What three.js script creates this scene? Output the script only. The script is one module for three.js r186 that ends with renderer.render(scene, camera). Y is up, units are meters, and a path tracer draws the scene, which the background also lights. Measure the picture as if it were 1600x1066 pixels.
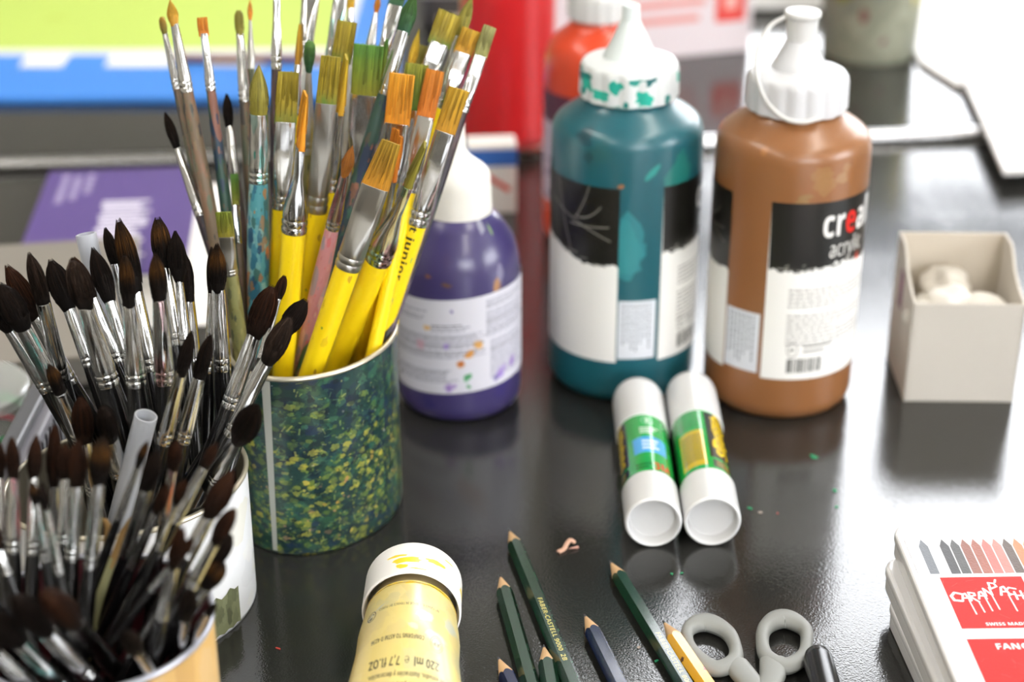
import * as THREE from 'three';
import { RoundedBoxGeometry } from 'three/addons/geometries/RoundedBoxGeometry.js';
import { mergeGeometries, mergeVertices, toCreasedNormals } from 'three/addons/utils/BufferGeometryUtils.js';
import { ImprovedNoise } from 'three/addons/math/ImprovedNoise.js';
import { RectAreaLightUniformsLib } from 'three/addons/lights/RectAreaLightUniformsLib.js';

// ---------------------------------------------------------------- camera, sky, exposure
// y = 0 is the top of the near worktable; metres.
const scene = new THREE.Scene();
const camera = new THREE.PerspectiveCamera(21.95, 1600 / 1066, 0.05, 40);
camera.position.set(0, 0.457, 0);
camera.rotation.set(THREE.MathUtils.degToRad(-26), 0, 0);
camera.focus = 0.758;
camera.userData.fStop = 5.2;
scene.add(camera);
scene.background = new THREE.Color().setRGB(1.0, 1.02, 1.06);   // overcast sky outside the windows
scene.backgroundIntensity = 30;
const renderer = new THREE.WebGLRenderer({ antialias: true });
renderer.toneMapping = THREE.LinearToneMapping;
renderer.toneMappingExposure = 0.46;
renderer.shadowMap.enabled = true;
RectAreaLightUniformsLib.init();
const LAMP_LEVEL = 38;

// ---------------------------------------------------------------- helpers
const PI = Math.PI, V3 = (x, y, z) => new THREE.Vector3(x, y, z);
function seeded(a) { return () => { a |= 0; a = a + 0x6D2B79F5 | 0; let t = Math.imul(a ^ a >>> 15, 1 | a); t = t + Math.imul(t ^ t >>> 7, 61 | t) ^ t; return ((t ^ t >>> 14) >>> 0) / 4294967296; }; }
const rnd = seeded(77);
const perlin = new ImprovedNoise();
const used = {};
function numbered(name) { const n = used[name] = (used[name] ?? -1) + 1; return n ? name + '_' + String(n).padStart(3, '0') : name; }
function shade(m) { m.castShadow = true; m.receiveShadow = true; return m; }
function tag(o, label, category, group) { o.userData.label = label; o.userData.category = category; if (group) o.userData.group = group; return o; }
function thing(name, label, category, pos = [0, 0, 0], turn = 0, group) {
  const o = new THREE.Group(); o.name = numbered(name); o.position.set(...pos); o.rotation.y = turn; scene.add(o);
  return tag(o, label, category, group);
}
function part(name, geo, mat, parent, pos, rot) {
  const m = shade(new THREE.Mesh(geo, mat)); m.name = name; if (pos) m.position.set(...pos); if (rot) m.rotation.set(...rot); parent.add(m); return m;
}
function solo(name, geo, mat, label, category, pos, turn = 0, group) {
  const m = shade(new THREE.Mesh(geo, mat)); m.name = numbered(name); if (pos) m.position.set(...pos); m.rotation.y = turn; scene.add(m); return tag(m, label, category, group);
}
function struct(name, geo, mat, pos, rot) { const m = part(name, geo, mat, scene, pos, rot); m.userData.kind = 'structure'; return m; }
const box = (w, h, d, x = 0, y = 0, z = 0) => new THREE.BoxGeometry(w, h, d).translate(x, y, z);
const rbox = (w, h, d, r, x = 0, y = 0, z = 0, s = 3) => new RoundedBoxGeometry(w, h, d, s, r).translate(x, y, z);
const merge = (...g) => mergeGeometries(g.map((q) => { const n = q.index ? q.toNonIndexed() : q; for (const k of Object.keys(n.attributes)) if (!['position', 'normal', 'uv'].includes(k)) n.deleteAttribute(k); return n; }));
function planarUV(geo, k = 1) {        // uv in metres along x and z (top faces) or x and y
  const p = geo.attributes.position, n = geo.attributes.normal, uv = new Float32Array(p.count * 2);
  for (let i = 0; i < p.count; i++) {
    const ny = Math.abs(n.getY(i)), nx = Math.abs(n.getX(i)), nz = Math.abs(n.getZ(i));
    const a = nx > ny && nx > nz ? p.getZ(i) : p.getX(i), b = ny >= nx && ny >= nz ? p.getZ(i) : p.getY(i);
    uv[2 * i] = a * k; uv[2 * i + 1] = b * k;
  }
  geo.setAttribute('uv', new THREE.BufferAttribute(uv, 2)); return geo;
}
// a skin over cross-sections: {y, rx, rz, p, ox, oz}; p is the superellipse power (2 = ellipse)
function loft(sections, n = 20, capA = true, capB = true) {
  const pos = [], uv = [], idx = [], m = n + 1;
  let len = 0;
  sections.forEach((s, j) => {
    if (j) { const q = sections[j - 1]; len += Math.hypot(s.y - q.y, s.rx - q.rx); }
    for (let i = 0; i <= n; i++) {
      const a = i / n * 2 * PI, c = Math.cos(a), d = Math.sin(a), e = 2 / (s.p ?? 2);
      const x = Math.sign(c) * Math.abs(c) ** e * s.rx, z = Math.sign(d) * Math.abs(d) ** e * (s.rz ?? s.rx);
      pos.push(x + (s.ox ?? 0), s.y, -z + (s.oz ?? 0)); uv.push(i / n, len);
    }
  });
  for (let j = 0; j + 1 < sections.length; j++) for (let i = 0; i < n; i++) { const a = j * m + i, b = a + m; idx.push(a, a + 1, b, b, a + 1, b + 1); }
  const cap = (j, flip) => {
    const s = sections[j], k = pos.length / 3; pos.push(s.ox ?? 0, s.y, s.oz ?? 0); uv.push(.5, uv[2 * j * m + 1]);
    for (let i = 0; i <= n; i++) { const q = (j * m + i) * 3; pos.push(pos[q], pos[q + 1], pos[q + 2]); uv.push(uv[(j * m + i) * 2], uv[(j * m + i) * 2 + 1]); }
    for (let i = 0; i < n; i++) flip ? idx.push(k, k + 2 + i, k + 1 + i) : idx.push(k, k + 1 + i, k + 2 + i);
  };
  if (capA) cap(0, true);
  if (capB) cap(sections.length - 1, false);
  const g = new THREE.BufferGeometry();
  g.setAttribute('position', new THREE.Float32BufferAttribute(pos, 3)); g.setAttribute('uv', new THREE.Float32BufferAttribute(uv, 2)); g.setIndex(idx); g.computeVertexNormals();
  const nn = g.attributes.normal;
  for (let j = 0; j < sections.length; j++) { const a = j * m, b = a + n, v = V3(nn.getX(a) + nn.getX(b), nn.getY(a) + nn.getY(b), nn.getZ(a) + nn.getZ(b)).normalize(); nn.setXYZ(a, v.x, v.y, v.z); nn.setXYZ(b, v.x, v.y, v.z); }
  return g;
}
const lathe = (pts, n = 48, a0 = 0, a1 = 2 * PI) => toCreased(new THREE.LatheGeometry(pts.map(([r, y]) => new THREE.Vector2(Math.max(r, 1e-5), y)), n, a0, a1));
function toCreased(g) { return g; }
function rounded(pts, r, n = 5) {       // rounds the corners of a lathe profile
  const out = [pts[0]];
  for (let i = 1; i + 1 < pts.length; i++) {
    const [a, b, c] = [pts[i - 1], pts[i], pts[i + 1]].map((p) => new THREE.Vector2(...p)), rr = pts[i][2] ?? r;
    const u = a.clone().sub(b), v = c.clone().sub(b), k = Math.min(rr, u.length() * .48, v.length() * .48);
    const p = b.clone().addScaledVector(u.normalize(), k), q = b.clone().addScaledVector(v.normalize(), k);
    for (let t = 0; t <= n; t++) { const s = t / n; out.push([(1 - s) ** 2 * p.x + 2 * s * (1 - s) * b.x + s * s * q.x, (1 - s) ** 2 * p.y + 2 * s * (1 - s) * b.y + s * s * q.y]); }
  }
  out.push(pts[pts.length - 1]); return out;
}
function roundRect(w, h, r, x0 = -w / 2, y0 = -h / 2) {
  const s = new THREE.Shape(), x1 = x0 + w, y1 = y0 + h;
  s.moveTo(x0 + r, y0); s.lineTo(x1 - r, y0); s.absarc(x1 - r, y0 + r, r, -PI / 2, 0); s.lineTo(x1, y1 - r); s.absarc(x1 - r, y1 - r, r, 0, PI / 2); s.lineTo(x0 + r, y1); s.absarc(x0 + r, y1 - r, r, PI / 2, PI); s.lineTo(x0, y0 + r); s.absarc(x0 + r, y0 + r, r, PI, 1.5 * PI);
  return s;
}
const slabOf = (shape, h, bevel = .001, y = 0) => new THREE.ExtrudeGeometry(shape, { depth: h - 2 * bevel, bevelEnabled: bevel > 0, bevelThickness: bevel, bevelSize: bevel, bevelOffset: -bevel, bevelSegments: 3, curveSegments: 12 }).rotateX(-PI / 2).translate(0, y + bevel, 0);

// ---------------------------------------------------------------- textures
function canvas(w, h, draw, wrap = THREE.ClampToEdgeWrapping) {
  const c = document.createElement('canvas'); c.width = w; c.height = h; draw(c.getContext('2d'), w, h);
  const t = new THREE.CanvasTexture(c); t.colorSpace = THREE.SRGBColorSpace; t.wrapS = t.wrapT = wrap; return t;
}
function noiseTexture(n, fn, repeat = 1) {
  const d = new Uint8Array(n * n * 4);
  for (let y = 0; y < n; y++) for (let x = 0; x < n; x++) { const v = Math.max(0, Math.min(255, fn(x / n, y / n) * 255)), k = 4 * (y * n + x); d[k] = d[k + 1] = d[k + 2] = v; d[k + 3] = 255; }
  const t = new THREE.DataTexture(d, n, n); t.magFilter = THREE.LinearFilter; t.wrapS = t.wrapT = THREE.RepeatWrapping; t.repeat.set(repeat, repeat); t.needsUpdate = true; return t;
}
function tileNoise(x, y, f, z = 0) {    // perlin on a torus-like blend so that it tiles
  const a = perlin.noise(x * f, y * f, z), b = perlin.noise((x - 1) * f, y * f, z), c = perlin.noise(x * f, (y - 1) * f, z), d = perlin.noise((x - 1) * f, (y - 1) * f, z);
  return (a * (1 - x) + b * x) * (1 - y) + (c * (1 - x) + d * x) * y;
}
function blob(g, x, y, r, rg, squash = 1, ang = 0) {   // an irregular filled spot
  g.beginPath();
  for (let i = 0; i <= 14; i++) { const a = i / 14 * 2 * PI, q = r * (.65 + .6 * rg()), px = Math.cos(a) * q, py = Math.sin(a) * q * squash; const X = x + px * Math.cos(ang) - py * Math.sin(ang), Y = y + px * Math.sin(ang) + py * Math.cos(ang); i ? g.lineTo(X, Y) : g.moveTo(X, Y); }
  g.fill();
}
function splatter(g, w, h, colors, count, r0, r1, rg, squash = 1.6) { for (let i = 0; i < count; i++) { g.fillStyle = colors[Math.floor(rg() * colors.length)]; g.globalAlpha = .45 + .55 * rg(); blob(g, rg() * w, rg() * h, r0 + (r1 - r0) * rg() ** 2, rg, squash); } g.globalAlpha = 1; }
const grainTex = noiseTexture(512, (x, y) => .5 + .42 * tileNoise(x, y, 90) + .25 * tileNoise(x, y, 44, 3) + .1 * tileNoise(x, y, 12, 7));
const softTex = noiseTexture(256, (x, y) => .5 + .5 * tileNoise(x, y, 30) + .3 * tileNoise(x, y, 9, 2));
const streakTex = noiseTexture(256, (x, y) => .74 + .34 * perlin.noise(x * 60, y * 1.2, 1) + .22 * perlin.noise(x * 130, y * 2, 4));
streakTex.repeat.set(1, 30);
const rep = (t, s, s2 = s) => { const c = t.clone(); c.repeat.set(s, s2); c.needsUpdate = true; return c; };

// ---------------------------------------------------------------- materials
const std = (color, roughness = .6, o = {}) => new THREE.MeshStandardMaterial({ color, roughness, ...o });
const phys = (color, roughness = .4, o = {}) => new THREE.MeshPhysicalMaterial({ color, roughness, ...o });
const M = {
  wall: std('#bdb9af', .9, { bumpMap: rep(softTex, 4), bumpScale: .0006 }),
  ceiling: std('#b2afa7', .95), floor: std('#8d877c', .55, { bumpMap: rep(softTex, 2), bumpScale: .0005 }),
  frame: std('#d9d9d6', .4), glass: phys('#ffffff', .02, { transmission: 1, thickness: 0, ior: 1.5 }),
  frosted: phys('#c2c6cc', .9, { transmission: .4, thickness: 0 }),
  fitting: std('#f2f2ef', .5), diffuser: std('#ffffff', .6, { emissive: '#fffaf0', emissiveIntensity: 3 }),
  table: phys('#262624', .13, { bumpMap: rep(grainTex, 14), bumpScale: .00007, ior: 1.55 }),
  aluminium: std('#cfcfd0', .25, { metalness: 1 }), steel: std('#8c8c8c', .4, { metalness: 1 }),
  white: std('#dcdcda', .42), whiteGloss: phys('#e0e1e2', .25), paper: std('#f3f1ec', .85), card: std('#cec8be', .9, { bumpMap: rep(softTex, 20), bumpScale: .0001 }), cardInside: std('#cbc1b1', .92),
};

// ---------------------------------------------------------------- the room
const FLOOR = -.74, CEIL = 2.25, XL = -3.0, XR = 3.2, ZB = -3.2, ZF = 2.8, TH = .2;
struct('floor', planarUV(box(XR - XL + .4, .1, ZF - ZB + .4)), M.floor, [(XL + XR) / 2, FLOOR - .05, (ZB + ZF) / 2]);
struct('ceiling', box(XR - XL + .4, .1, ZF - ZB + .4), M.ceiling, [(XL + XR) / 2, CEIL + .05, (ZB + ZF) / 2]);
struct('wall_left', planarUV(box(TH, CEIL - FLOOR, ZF - ZB + .4)), M.wall, [XL - TH / 2, (CEIL + FLOOR) / 2, (ZB + ZF) / 2]);
// a wall of width u0..u1 with a window opening; turn = 0 for walls across z, PI / 2 for walls across x
function wallWithWindow(name, pos, turn, u0, u1, x0, x1, y0, y1, windowName, band) {
  const h = CEIL - FLOOR, mid = (CEIL + FLOOR) / 2, pieces = [box(x0 - u0, h, TH, (x0 + u0) / 2, mid, 0), box(u1 - x1, h, TH, (x1 + u1) / 2, mid, 0), box(x1 - x0, y0 - FLOOR, TH, (x0 + x1) / 2, (y0 + FLOOR) / 2, 0), box(x1 - x0, CEIL - y1, TH, (x0 + x1) / 2, (CEIL + y1) / 2, 0)];
  struct(name, planarUV(merge(...pieces)), M.wall, pos, [0, turn, 0]);
  const win = new THREE.Group(); win.name = windowName; win.userData.kind = 'structure'; win.position.set(...pos); win.rotation.y = turn; scene.add(win);
  const f = .045, bars = [box(x1 - x0, f, .06, (x0 + x1) / 2, y0 + f / 2, 0), box(x1 - x0, f, .06, (x0 + x1) / 2, y1 - f / 2, 0), box(f, y1 - y0, .06, x0 + f / 2, (y0 + y1) / 2, 0), box(f, y1 - y0, .06, x1 - f / 2, (y0 + y1) / 2, 0), box(f, y1 - y0, .06, x0 + (x1 - x0) * .62, (y0 + y1) / 2, 0)];
  part('window_frame', merge(...bars), M.frame, win);
  part('pane', box(x1 - x0 - .02, y1 - y0 - .02, .005, (x0 + x1) / 2, (y0 + y1) / 2, 0), M.glass, win);
  if (band) part('added_frosted_panel', box(x1 - x0 - .04, band[1] - band[0], .006, (x0 + x1) / 2, (band[0] + band[1]) / 2, .012), M.frosted, win);  // panel added to dim a band of the window mirrored in the table
  return win;
}
wallWithWindow('wall_back', [0, 0, ZB - TH / 2], 0, XL, XR, .13, 2.75, .3, 2.12, 'window_1', [.74, 1.10]);
wallWithWindow('wall_front', [0, 0, ZF + TH / 2], 0, XL, XR, .35, 2.2, .6, 1.75, 'added_window_2');  // unseen window added behind the camera as front fill
wallWithWindow('wall_right', [XR + TH / 2, 0, 0], PI / 2, -ZF - .2, -ZB + .2, -1.5, .5, .4, 1.8, 'added_window_3');  // unseen window added in the side wall to brighten right-hand faces
for (const [x, z, w, d] of [[-1.3, -.6, .3, 1.5], [.9, -.6, .3, 1.5], [-1.3, 1.4, .3, 1.5], [.9, 1.4, .3, 1.5]]) {
  const t = thing('ceiling_light', ['white ceiling lamp tray above the left of the worktable', 'white ceiling lamp tray above the right of the worktable', 'white ceiling lamp tray behind the viewer on the left', 'white ceiling lamp tray behind the viewer on the right'][(x > 0 ? 1 : 0) + (z > 0 ? 2 : 0)], 'ceiling light', [x, CEIL, z], 0, 'ceiling lamps');
  part('housing', rbox(w, .06, d, .008, 0, -.03, 0), M.fitting, t);
  part('diffuser_panel', box(w - .03, .004, d - .03, 0, -.0635, 0), M.diffuser, t);
  const l = new THREE.RectAreaLight('#fff9f0', LAMP_LEVEL, w - .03, d - .03); l.position.set(0, -.068, 0); l.rotation.x = -PI / 2; t.add(l);
}

// ---------------------------------------------------------------- worktables
const YAW = THREE.MathUtils.degToRad(5.38), FAR_Y = .008;
{
  const t = thing('worktable', 'dark grey textured worktable top carrying the cans and paint bottles', 'table', [0, 0, -1.2525], YAW);
  part('table_top', planarUV(rbox(2.4, .03, 1.75, .004, 0, -.015, .875)), M.table, t);
  part('apron', box(2.2, .06, 1.55, 0, -.06, .875), M.steel, t);
  for (const [x, z] of [[-1.1, .1], [1.1, .1], [-1.1, 1.65], [1.1, 1.65]]) part('leg', box(.045, .74 - .03, .045, x, -.385, z), M.steel, t);
  const u = thing('side_table', 'second dark table joined behind the worktable with a bright metal edge', 'table', [0, 0, -1.2525], YAW);
  part('table_top', planarUV(rbox(2.4, .03, 1.1, .004, 0, FAR_Y - .015, -.565)), M.table, u);
  part('edge_trim', new THREE.CapsuleGeometry(.0062, 2.36, 6, 12).rotateZ(PI / 2).translate(0, FAR_Y - .0052, -.011), M.aluminium, u);
  part('apron', box(2.2, .06, .9, 0, -.06, -.565), M.steel, u);
  for (const [x, z] of [[-1.1, -.1], [1.1, -.1], [-1.1, -1.05], [1.1, -1.05]]) part('leg', box(.045, .74 - .03, .045, x, -.385, z), M.steel, u);
}

// ---------------------------------------------------------------- paint bottles
const TO_CAM = (x, z) => Math.atan2(-x, -z);      // heading from a spot on the table to the middle of the table's near side
const BL = [[0, 0], [.037, 0, .006], [.0408, .006], [.0408, .140, .012], [.0402, .1525, .012], [.0262, .1622, .004], [.0225, .166], [.0225, .170], [0, .170]];
function paintLabel() {
  return canvas(2048, 640, (g, w, h) => {
    const rg = seeded(4);
    g.fillStyle = '#f8f7f3'; g.fillRect(0, 0, w, h);
    const bh = 232; g.fillStyle = '#14130f'; g.beginPath(); g.moveTo(0, 0); g.lineTo(w, 0); g.lineTo(w, bh + 60);
    for (let x = w; x >= 0; x -= 9) g.lineTo(x, bh + (x > 1500 ? (x - 1500) / 10 : 0) + 14 * (rg() - .5) + 10 * Math.sin(x / 70)); g.closePath(); g.fill();
    for (let i = 0; i < 60; i++) { g.strokeStyle = rg() > .4 ? '#d8d6cf' : '#14130f'; g.lineWidth = 1 + 4 * rg(); g.globalAlpha = .7; const x = rg() * w, y = bh + (x > 1500 ? (x - 1500) / 10 : 0) + 20 * (rg() - .6); g.beginPath(); g.moveTo(x, y); g.lineTo(x + 90 * rg(), y - 6 + 10 * rg()); g.stroke(); }
    g.globalAlpha = 1;
    // scratch strokes near the far end of the band
    g.strokeStyle = '#8b8982'; g.lineWidth = 4;
    for (const [a, b2, c, d, e, f] of [[1700, 0, 1730, 120, 1800, 250], [1640, 90, 1780, 120, 2010, 190], [1830, 120, 1880, 60, 1900, 0], [1820, 120, 1900, 130, 1960, 70], [1790, 150, 1880, 150, 2000, 140]]) { g.beginPath(); g.moveTo(a, b2); g.quadraticCurveTo(c, d, e, f); g.stroke(); }
    g.textBaseline = 'alphabetic';
    const word = (s, x, y, size, col, font = 'bold') => { g.fillStyle = col; g.font = font + ' ' + size + 'px sans-serif'; g.fillText(s, x, y); return x + g.measureText(s).width; };
    let x = word('cr', 236, 126, 136, '#f4f2ee'); x = word('e', x, 126, 136, '#e2231a'); word('all', x, 126, 136, '#f4f2ee');
    word('acrylic', 282, 200, 78, '#e9e7e2', ''); 
    g.fillStyle = '#d8442c'; blob(g, 480, 228, 14, rg);
    for (let i = 0; i < 14; i++) { if (i === 5) continue; g.fillStyle = '#6e6c68'; g.globalAlpha = .8; let px = 104; const y = 306 + i * 15 + (i > 5 ? 4 : 0); while (px < 560 - (i % 5 === 4 ? 220 : 0)) { const k = 10 + 34 * rg(); g.fillRect(px, y, k, 5); px += k + 6; } }
    g.globalAlpha = 1; g.fillStyle = '#25241f'; for (let px = 118; px < 290;) { const k = 2 + 6 * rg(); g.fillRect(px, 562, k, 52); px += k + 2 + 5 * rg(); }
    g.strokeStyle = '#5c5a55'; g.lineWidth = 3; g.beginPath(); g.arc(140, 528, 26, 0, 2 * PI); g.stroke(); word('AP', 124, 536, 22, '#5c5a55'); g.fillStyle = '#8c8a86'; g.fillRect(190, 514, 150, 7); g.fillRect(190, 532, 110, 7);
  });
}
const bottleLabelMat = phys('#ffffff', .38, { map: paintLabel() });
const smallLabelMat = std('#ffffff', .55, { map: canvas(128, 256, (g, w, h) => { const rg = seeded(9); g.fillStyle = '#dfe3ea'; g.fillRect(0, 0, w, h); g.fillStyle = '#7d828c'; for (let i = 0; i < 7; i++) for (let y = 12; y < 150 + 90 * rg();) { const k = 6 + 20 * rg(); g.fillRect(14 + i * 15, y, 5, k); y += k + 5; } }) });
function bodyPaint(base, spots, seed) {
  return canvas(1024, 512, (g, w, h) => { const rg = seeded(seed); g.fillStyle = base; g.fillRect(0, 0, w, h); for (const [c, x, y, r, sq, an] of spots) { g.fillStyle = c; g.globalAlpha = .75; for (let i = 0; i < 4; i++) blob(g, x * w + (rg() - .5) * r, (1 - y) * h + (rg() - .5) * r, r * (.5 + .5 * rg()), rg, sq, an); } g.globalAlpha = 1; });
}
// texture u runs round the bottle (0.5 faces the near side), v runs up the height
function spinUV(geo, height) { const p = geo.attributes.position, uv = geo.attributes.uv; for (let i = 0; i < p.count; i++) uv.setY(i, p.getY(i) / height); return geo; }
function shell(r, a0, a1, y0, y1, slope = 0) {     // a wrap of thin paper round a bottle; angles from the near side, + to the right
  const n = 64, pos = [], uv = [], idx = [];
  for (let i = 0; i <= n; i++) for (let j = 0; j < 2; j++) { const s = i / n, a = a0 + (a1 - a0) * s, y = j ? y1 : y0; pos.push(r * Math.sin(a), y + slope * r * Math.sin(a), r * Math.cos(a)); uv.push(s, j); }
  for (let i = 0; i < n; i++) { const k = 2 * i; idx.push(k, k + 2, k + 1, k + 1, k + 2, k + 3); }
  const g = new THREE.BufferGeometry(); g.setAttribute('position', new THREE.Float32BufferAttribute(pos, 3)); g.setAttribute('uv', new THREE.Float32BufferAttribute(uv, 2)); g.setIndex(idx); g.computeVertexNormals(); return g;
}
function ribbedCap(r, y0, y1, flutes, amp, top) {   // a scalloped screw cap
  const n = flutes * 8, ring = (y, k, am) => { const out = []; for (let i = 0; i <= n; i++) { const a = i / n * 2 * PI, q = r * k + am * (Math.abs(Math.cos(a * flutes / 2)) - .6); out.push([Math.sin(a) * q, y, Math.cos(a) * q]); } return out; };
  const rings = [ring(y0, .97, amp), ring(y0 + .001, 1, amp), ring(y1 - .004, .985, amp), ring(y1 - .0015, .965, amp * .7), ring(y1, .92, amp * .2), ring(top[0][1], top[0][0] / r, 0)];
  const pos = [], uv = [], idx = [];
  rings.forEach((q, j) => q.forEach((p, i) => { pos.push(...p); uv.push(i / n, j / 5); }));
  for (let j = 0; j < 5; j++) for (let i = 0; i < n; i++) { const a = j * (n + 1) + i, b = a + n + 1; idx.push(a, a + 1, b, b, a + 1, b + 1); }
  const g = new THREE.BufferGeometry(); g.setAttribute('position', new THREE.Float32BufferAttribute(pos, 3)); g.setAttribute('uv', new THREE.Float32BufferAttribute(uv, 2)); g.setIndex(idx); g.computeVertexNormals(); return g;
}
const D2R = PI / 180, spoutMat = phys('#dfe8e8', .3);
function acrylicBottle(x, z, label, bodyMap, capMap, gapStart, group, strap) {
  const t = thing('paint_bottle', label, 'paint bottle', [x, 0, z], TO_CAM(x, z), group);
  const body = lathe(rounded(BL, .006, 6), 72); 
  part('body', spinUV(body.rotateY(PI), .17), phys('#ffffff', .33, { map: bodyMap, clearcoat: .25, clearcoatRoughness: .2 }), t);
  part('wrap_label', shell(.0411, (gapStart + 33) * D2R, (gapStart + 360) * D2R, .0262, .127), bottleLabelMat, t);
  part('small_label', shell(.0410, (gapStart + (strap ? 0 : 0)) * D2R + .02, (gapStart + 30) * D2R, .0285, .063), smallLabelMat, t);
  const cap = part('cap', ribbedCap(.0262, .1655, .1845, 16, .0011, [[.014, .1865]]), capMap, t);
  if (!strap) part('spout', lathe(rounded([[.0145, .186], [.0125, .190], [.0048, .206], [.0045, .2135], [.0036, .2142], [.0032, .2115], [0, .2115]], .0015), 40), spoutMat, cap);
  else {
    part('spout', lathe(rounded([[.0145, .186], [.0135, .189], [.0072, .2015], [.0066, .2015], [.0066, .203]], .0012), 40), capMap, cap);
    const st = part('stopper', lathe(rounded([[.0068, .2005], [.0075, .2012], [.0083, .2125], [.0094, .2135], [.0094, .2155], [.0085, .2162], [.006, .216], [.0045, .2152], [0, .2152]], .0006), 40), M.white, cap);
    const c = new THREE.CatmullRomCurve3([V3(-.0088, .2130, .002), V3(-.0155, .2095, .006), V3(-.0215, .198, .013), V3(-.0205, .186, .0185), V3(-.0145, .174, .0228), V3(-.005, .1672, .0268), V3(.004, .1662, .0276), V3(.013, .168, .0242)]);
    part('strap', new THREE.TubeGeometry(c, 48, .0012, 8), M.white, cap);
  }
  return t;
}
const capStain = (seed, colors, n) => phys('#ffffff', .36, { map: canvas(512, 256, (g, w, h) => { const rg = seeded(seed); g.fillStyle = '#dde1e1'; g.fillRect(0, 0, w, h); for (let i = 0; i < n; i++) { g.fillStyle = colors[Math.floor(rg() * colors.length)]; blob(g, rg() * w, h * (.55 + .45 * rg()), 4 + 13 * rg() ** 2, rg, .9 + rg(), rg() * 3); } }, THREE.RepeatWrapping) });
acrylicBottle(.062, -.897, 'teal paint bottle with green-splashed white nozzle cap, left of the ochre bottle',
  bodyPaint('#195863', [['#1d5a60', .44, .86, 26, .6, .2], ['#123f48', .40, .90, 20, .4, 0], ['#2a8f88', .56, .80, 20, .3, -.6], ['#a8643c', .49, .755, 7, .5, -.2], ['#31858c', .5, .55, 40, 1.4, 0], ['#23766f', .62, .75, 30, 1.6, .3], ['#14454d', .42, .84, 14, .5, .4]], 3),
  capStain(5, ['#1fa08d', '#0f7d74', '#25b09a', '#0c5f60', '#188a80'], 60), -4, 'large acrylic paint bottles');
acrylicBottle(.148, -.877, 'ochre brown paint bottle with white cap, looped strap and stopper',
  bodyPaint('#8a5b35', [['#987045', .57, .81, 30, .5, -.15], ['#9c7750', .62, .83, 24, .5, 0], ['#8d5a2c', .63, .82, 8, 2.2, .1], ['#a06a3c', .44, .9, 9, .6, 0], ['#8f7148', .53, .76, 14, .4, -.2]], 8),
  phys('#d8d9dc', .34), -45, 'large acrylic paint bottles', true);
{ // violet bottle
  const t = thing('paint_bottle', 'violet paint bottle with white cap and stained white label behind the patterned can', 'paint bottle', [-.029, 0, -.867], TO_CAM(-.029, -.867));
  const prof = rounded([[0, 0], [.030, 0, .005], [.0338, .006], [.0338, .074, .02], [.0322, .093, .016], [.0225, .108, .014], [.0175, .1125, .003], [.0172, .118], [0, .118]], .004, 7);
  part('body', spinUV(lathe(prof, 64).rotateY(PI), .118), phys('#ffffff', .3, { map: bodyPaint('#3e3664', [['#8a5a34', .42, .72, 9, .6, 0], ['#9a6a3c', .6, .67, 14, 1.6, .3], ['#77738f', .62, .72, 12, 2, 0], ['#8f8f9f', .6, .93, 16, 1.2, .6], ['#7d9a6a', .63, .9, 6, 2, 0], ['#2f2860', .42, .10, 20, .6, 0], ['#3a3268', .62, .15, 22, .7, 0], ['#6d4f2e', .47, .69, 12, .4, .2]], 12), clearcoat: .3, clearcoatRoughness: .18 }), t);
  part('wrap_label', shell(.0341, -1.75, 1.75, .0195, .0745, .09), phys('#ffffff', .45, { map: canvas(1024, 512, (g, w, h) => {
    const rg = seeded(31); g.fillStyle = '#d6d5de'; g.fillRect(0, 0, w, h);
    const lines = (x0, x1, y0, y1, step) => { for (let y = y0; y < y1; y += step) { if (rg() < .1) continue; let x = x0; g.fillStyle = rg() < .2 ? '#55566a' : '#8a8b9c'; while (x < x1 - 40 * rg()) { const k = 10 + 40 * rg(); g.fillRect(x, y, k, step * .45); x += k + 5; } } };
    lines(150, 360, 60, 130, 15); lines(380, 560, 135, 170, 14); lines(140, 620, 190, 330, 11); lines(160, 470, 380, 450, 11); lines(640, 900, 30, 230, 12); lines(660, 900, 250, 470, 11); lines(20, 130, 40, 460, 12);
    for (const [c, x, y, r] of [['#c9873a', 560, 300, 26], ['#d49a4a', 600, 260, 24], ['#b8672a', 520, 345, 22], ['#dba85a', 360, 150, 20], ['#9a7fc8', 450, 250, 18], ['#c9a0b0', 330, 250, 34], ['#2f8a4a', 548, 430, 18], ['#2f8a4a', 556, 480, 12], ['#8a68b8', 470, 480, 30], ['#9a7fc8', 720, 450, 34], ['#8a68b8', 800, 420, 26], ['#5a4a98', 480, 60, 9], ['#7a72a8', 690, 470, 20]]) { g.globalAlpha = .6; g.fillStyle = c; for (let i = 0; i < 4; i++) blob(g, x + (rg() - .5) * r, y + (rg() - .5) * r, r * (.4 + .5 * rg()), rg); } g.globalAlpha = 1;
    g.fillStyle = '#4a4a5a'; blob(g, 165, 455, 12, rg);
  }) }), t);
  const cap = part('cap', lathe(rounded([[0, .1105], [.0186, .1105], [.0186, .1115], [.0178, .1300, .004], [.0165, .1345, .006], [.0075, .1415, .004], [.0048, .146], [.0042, .163], [.003, .1635], [0, .1625]], .001, 5), 48), std('#eeebe2', .5), t);
}
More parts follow.
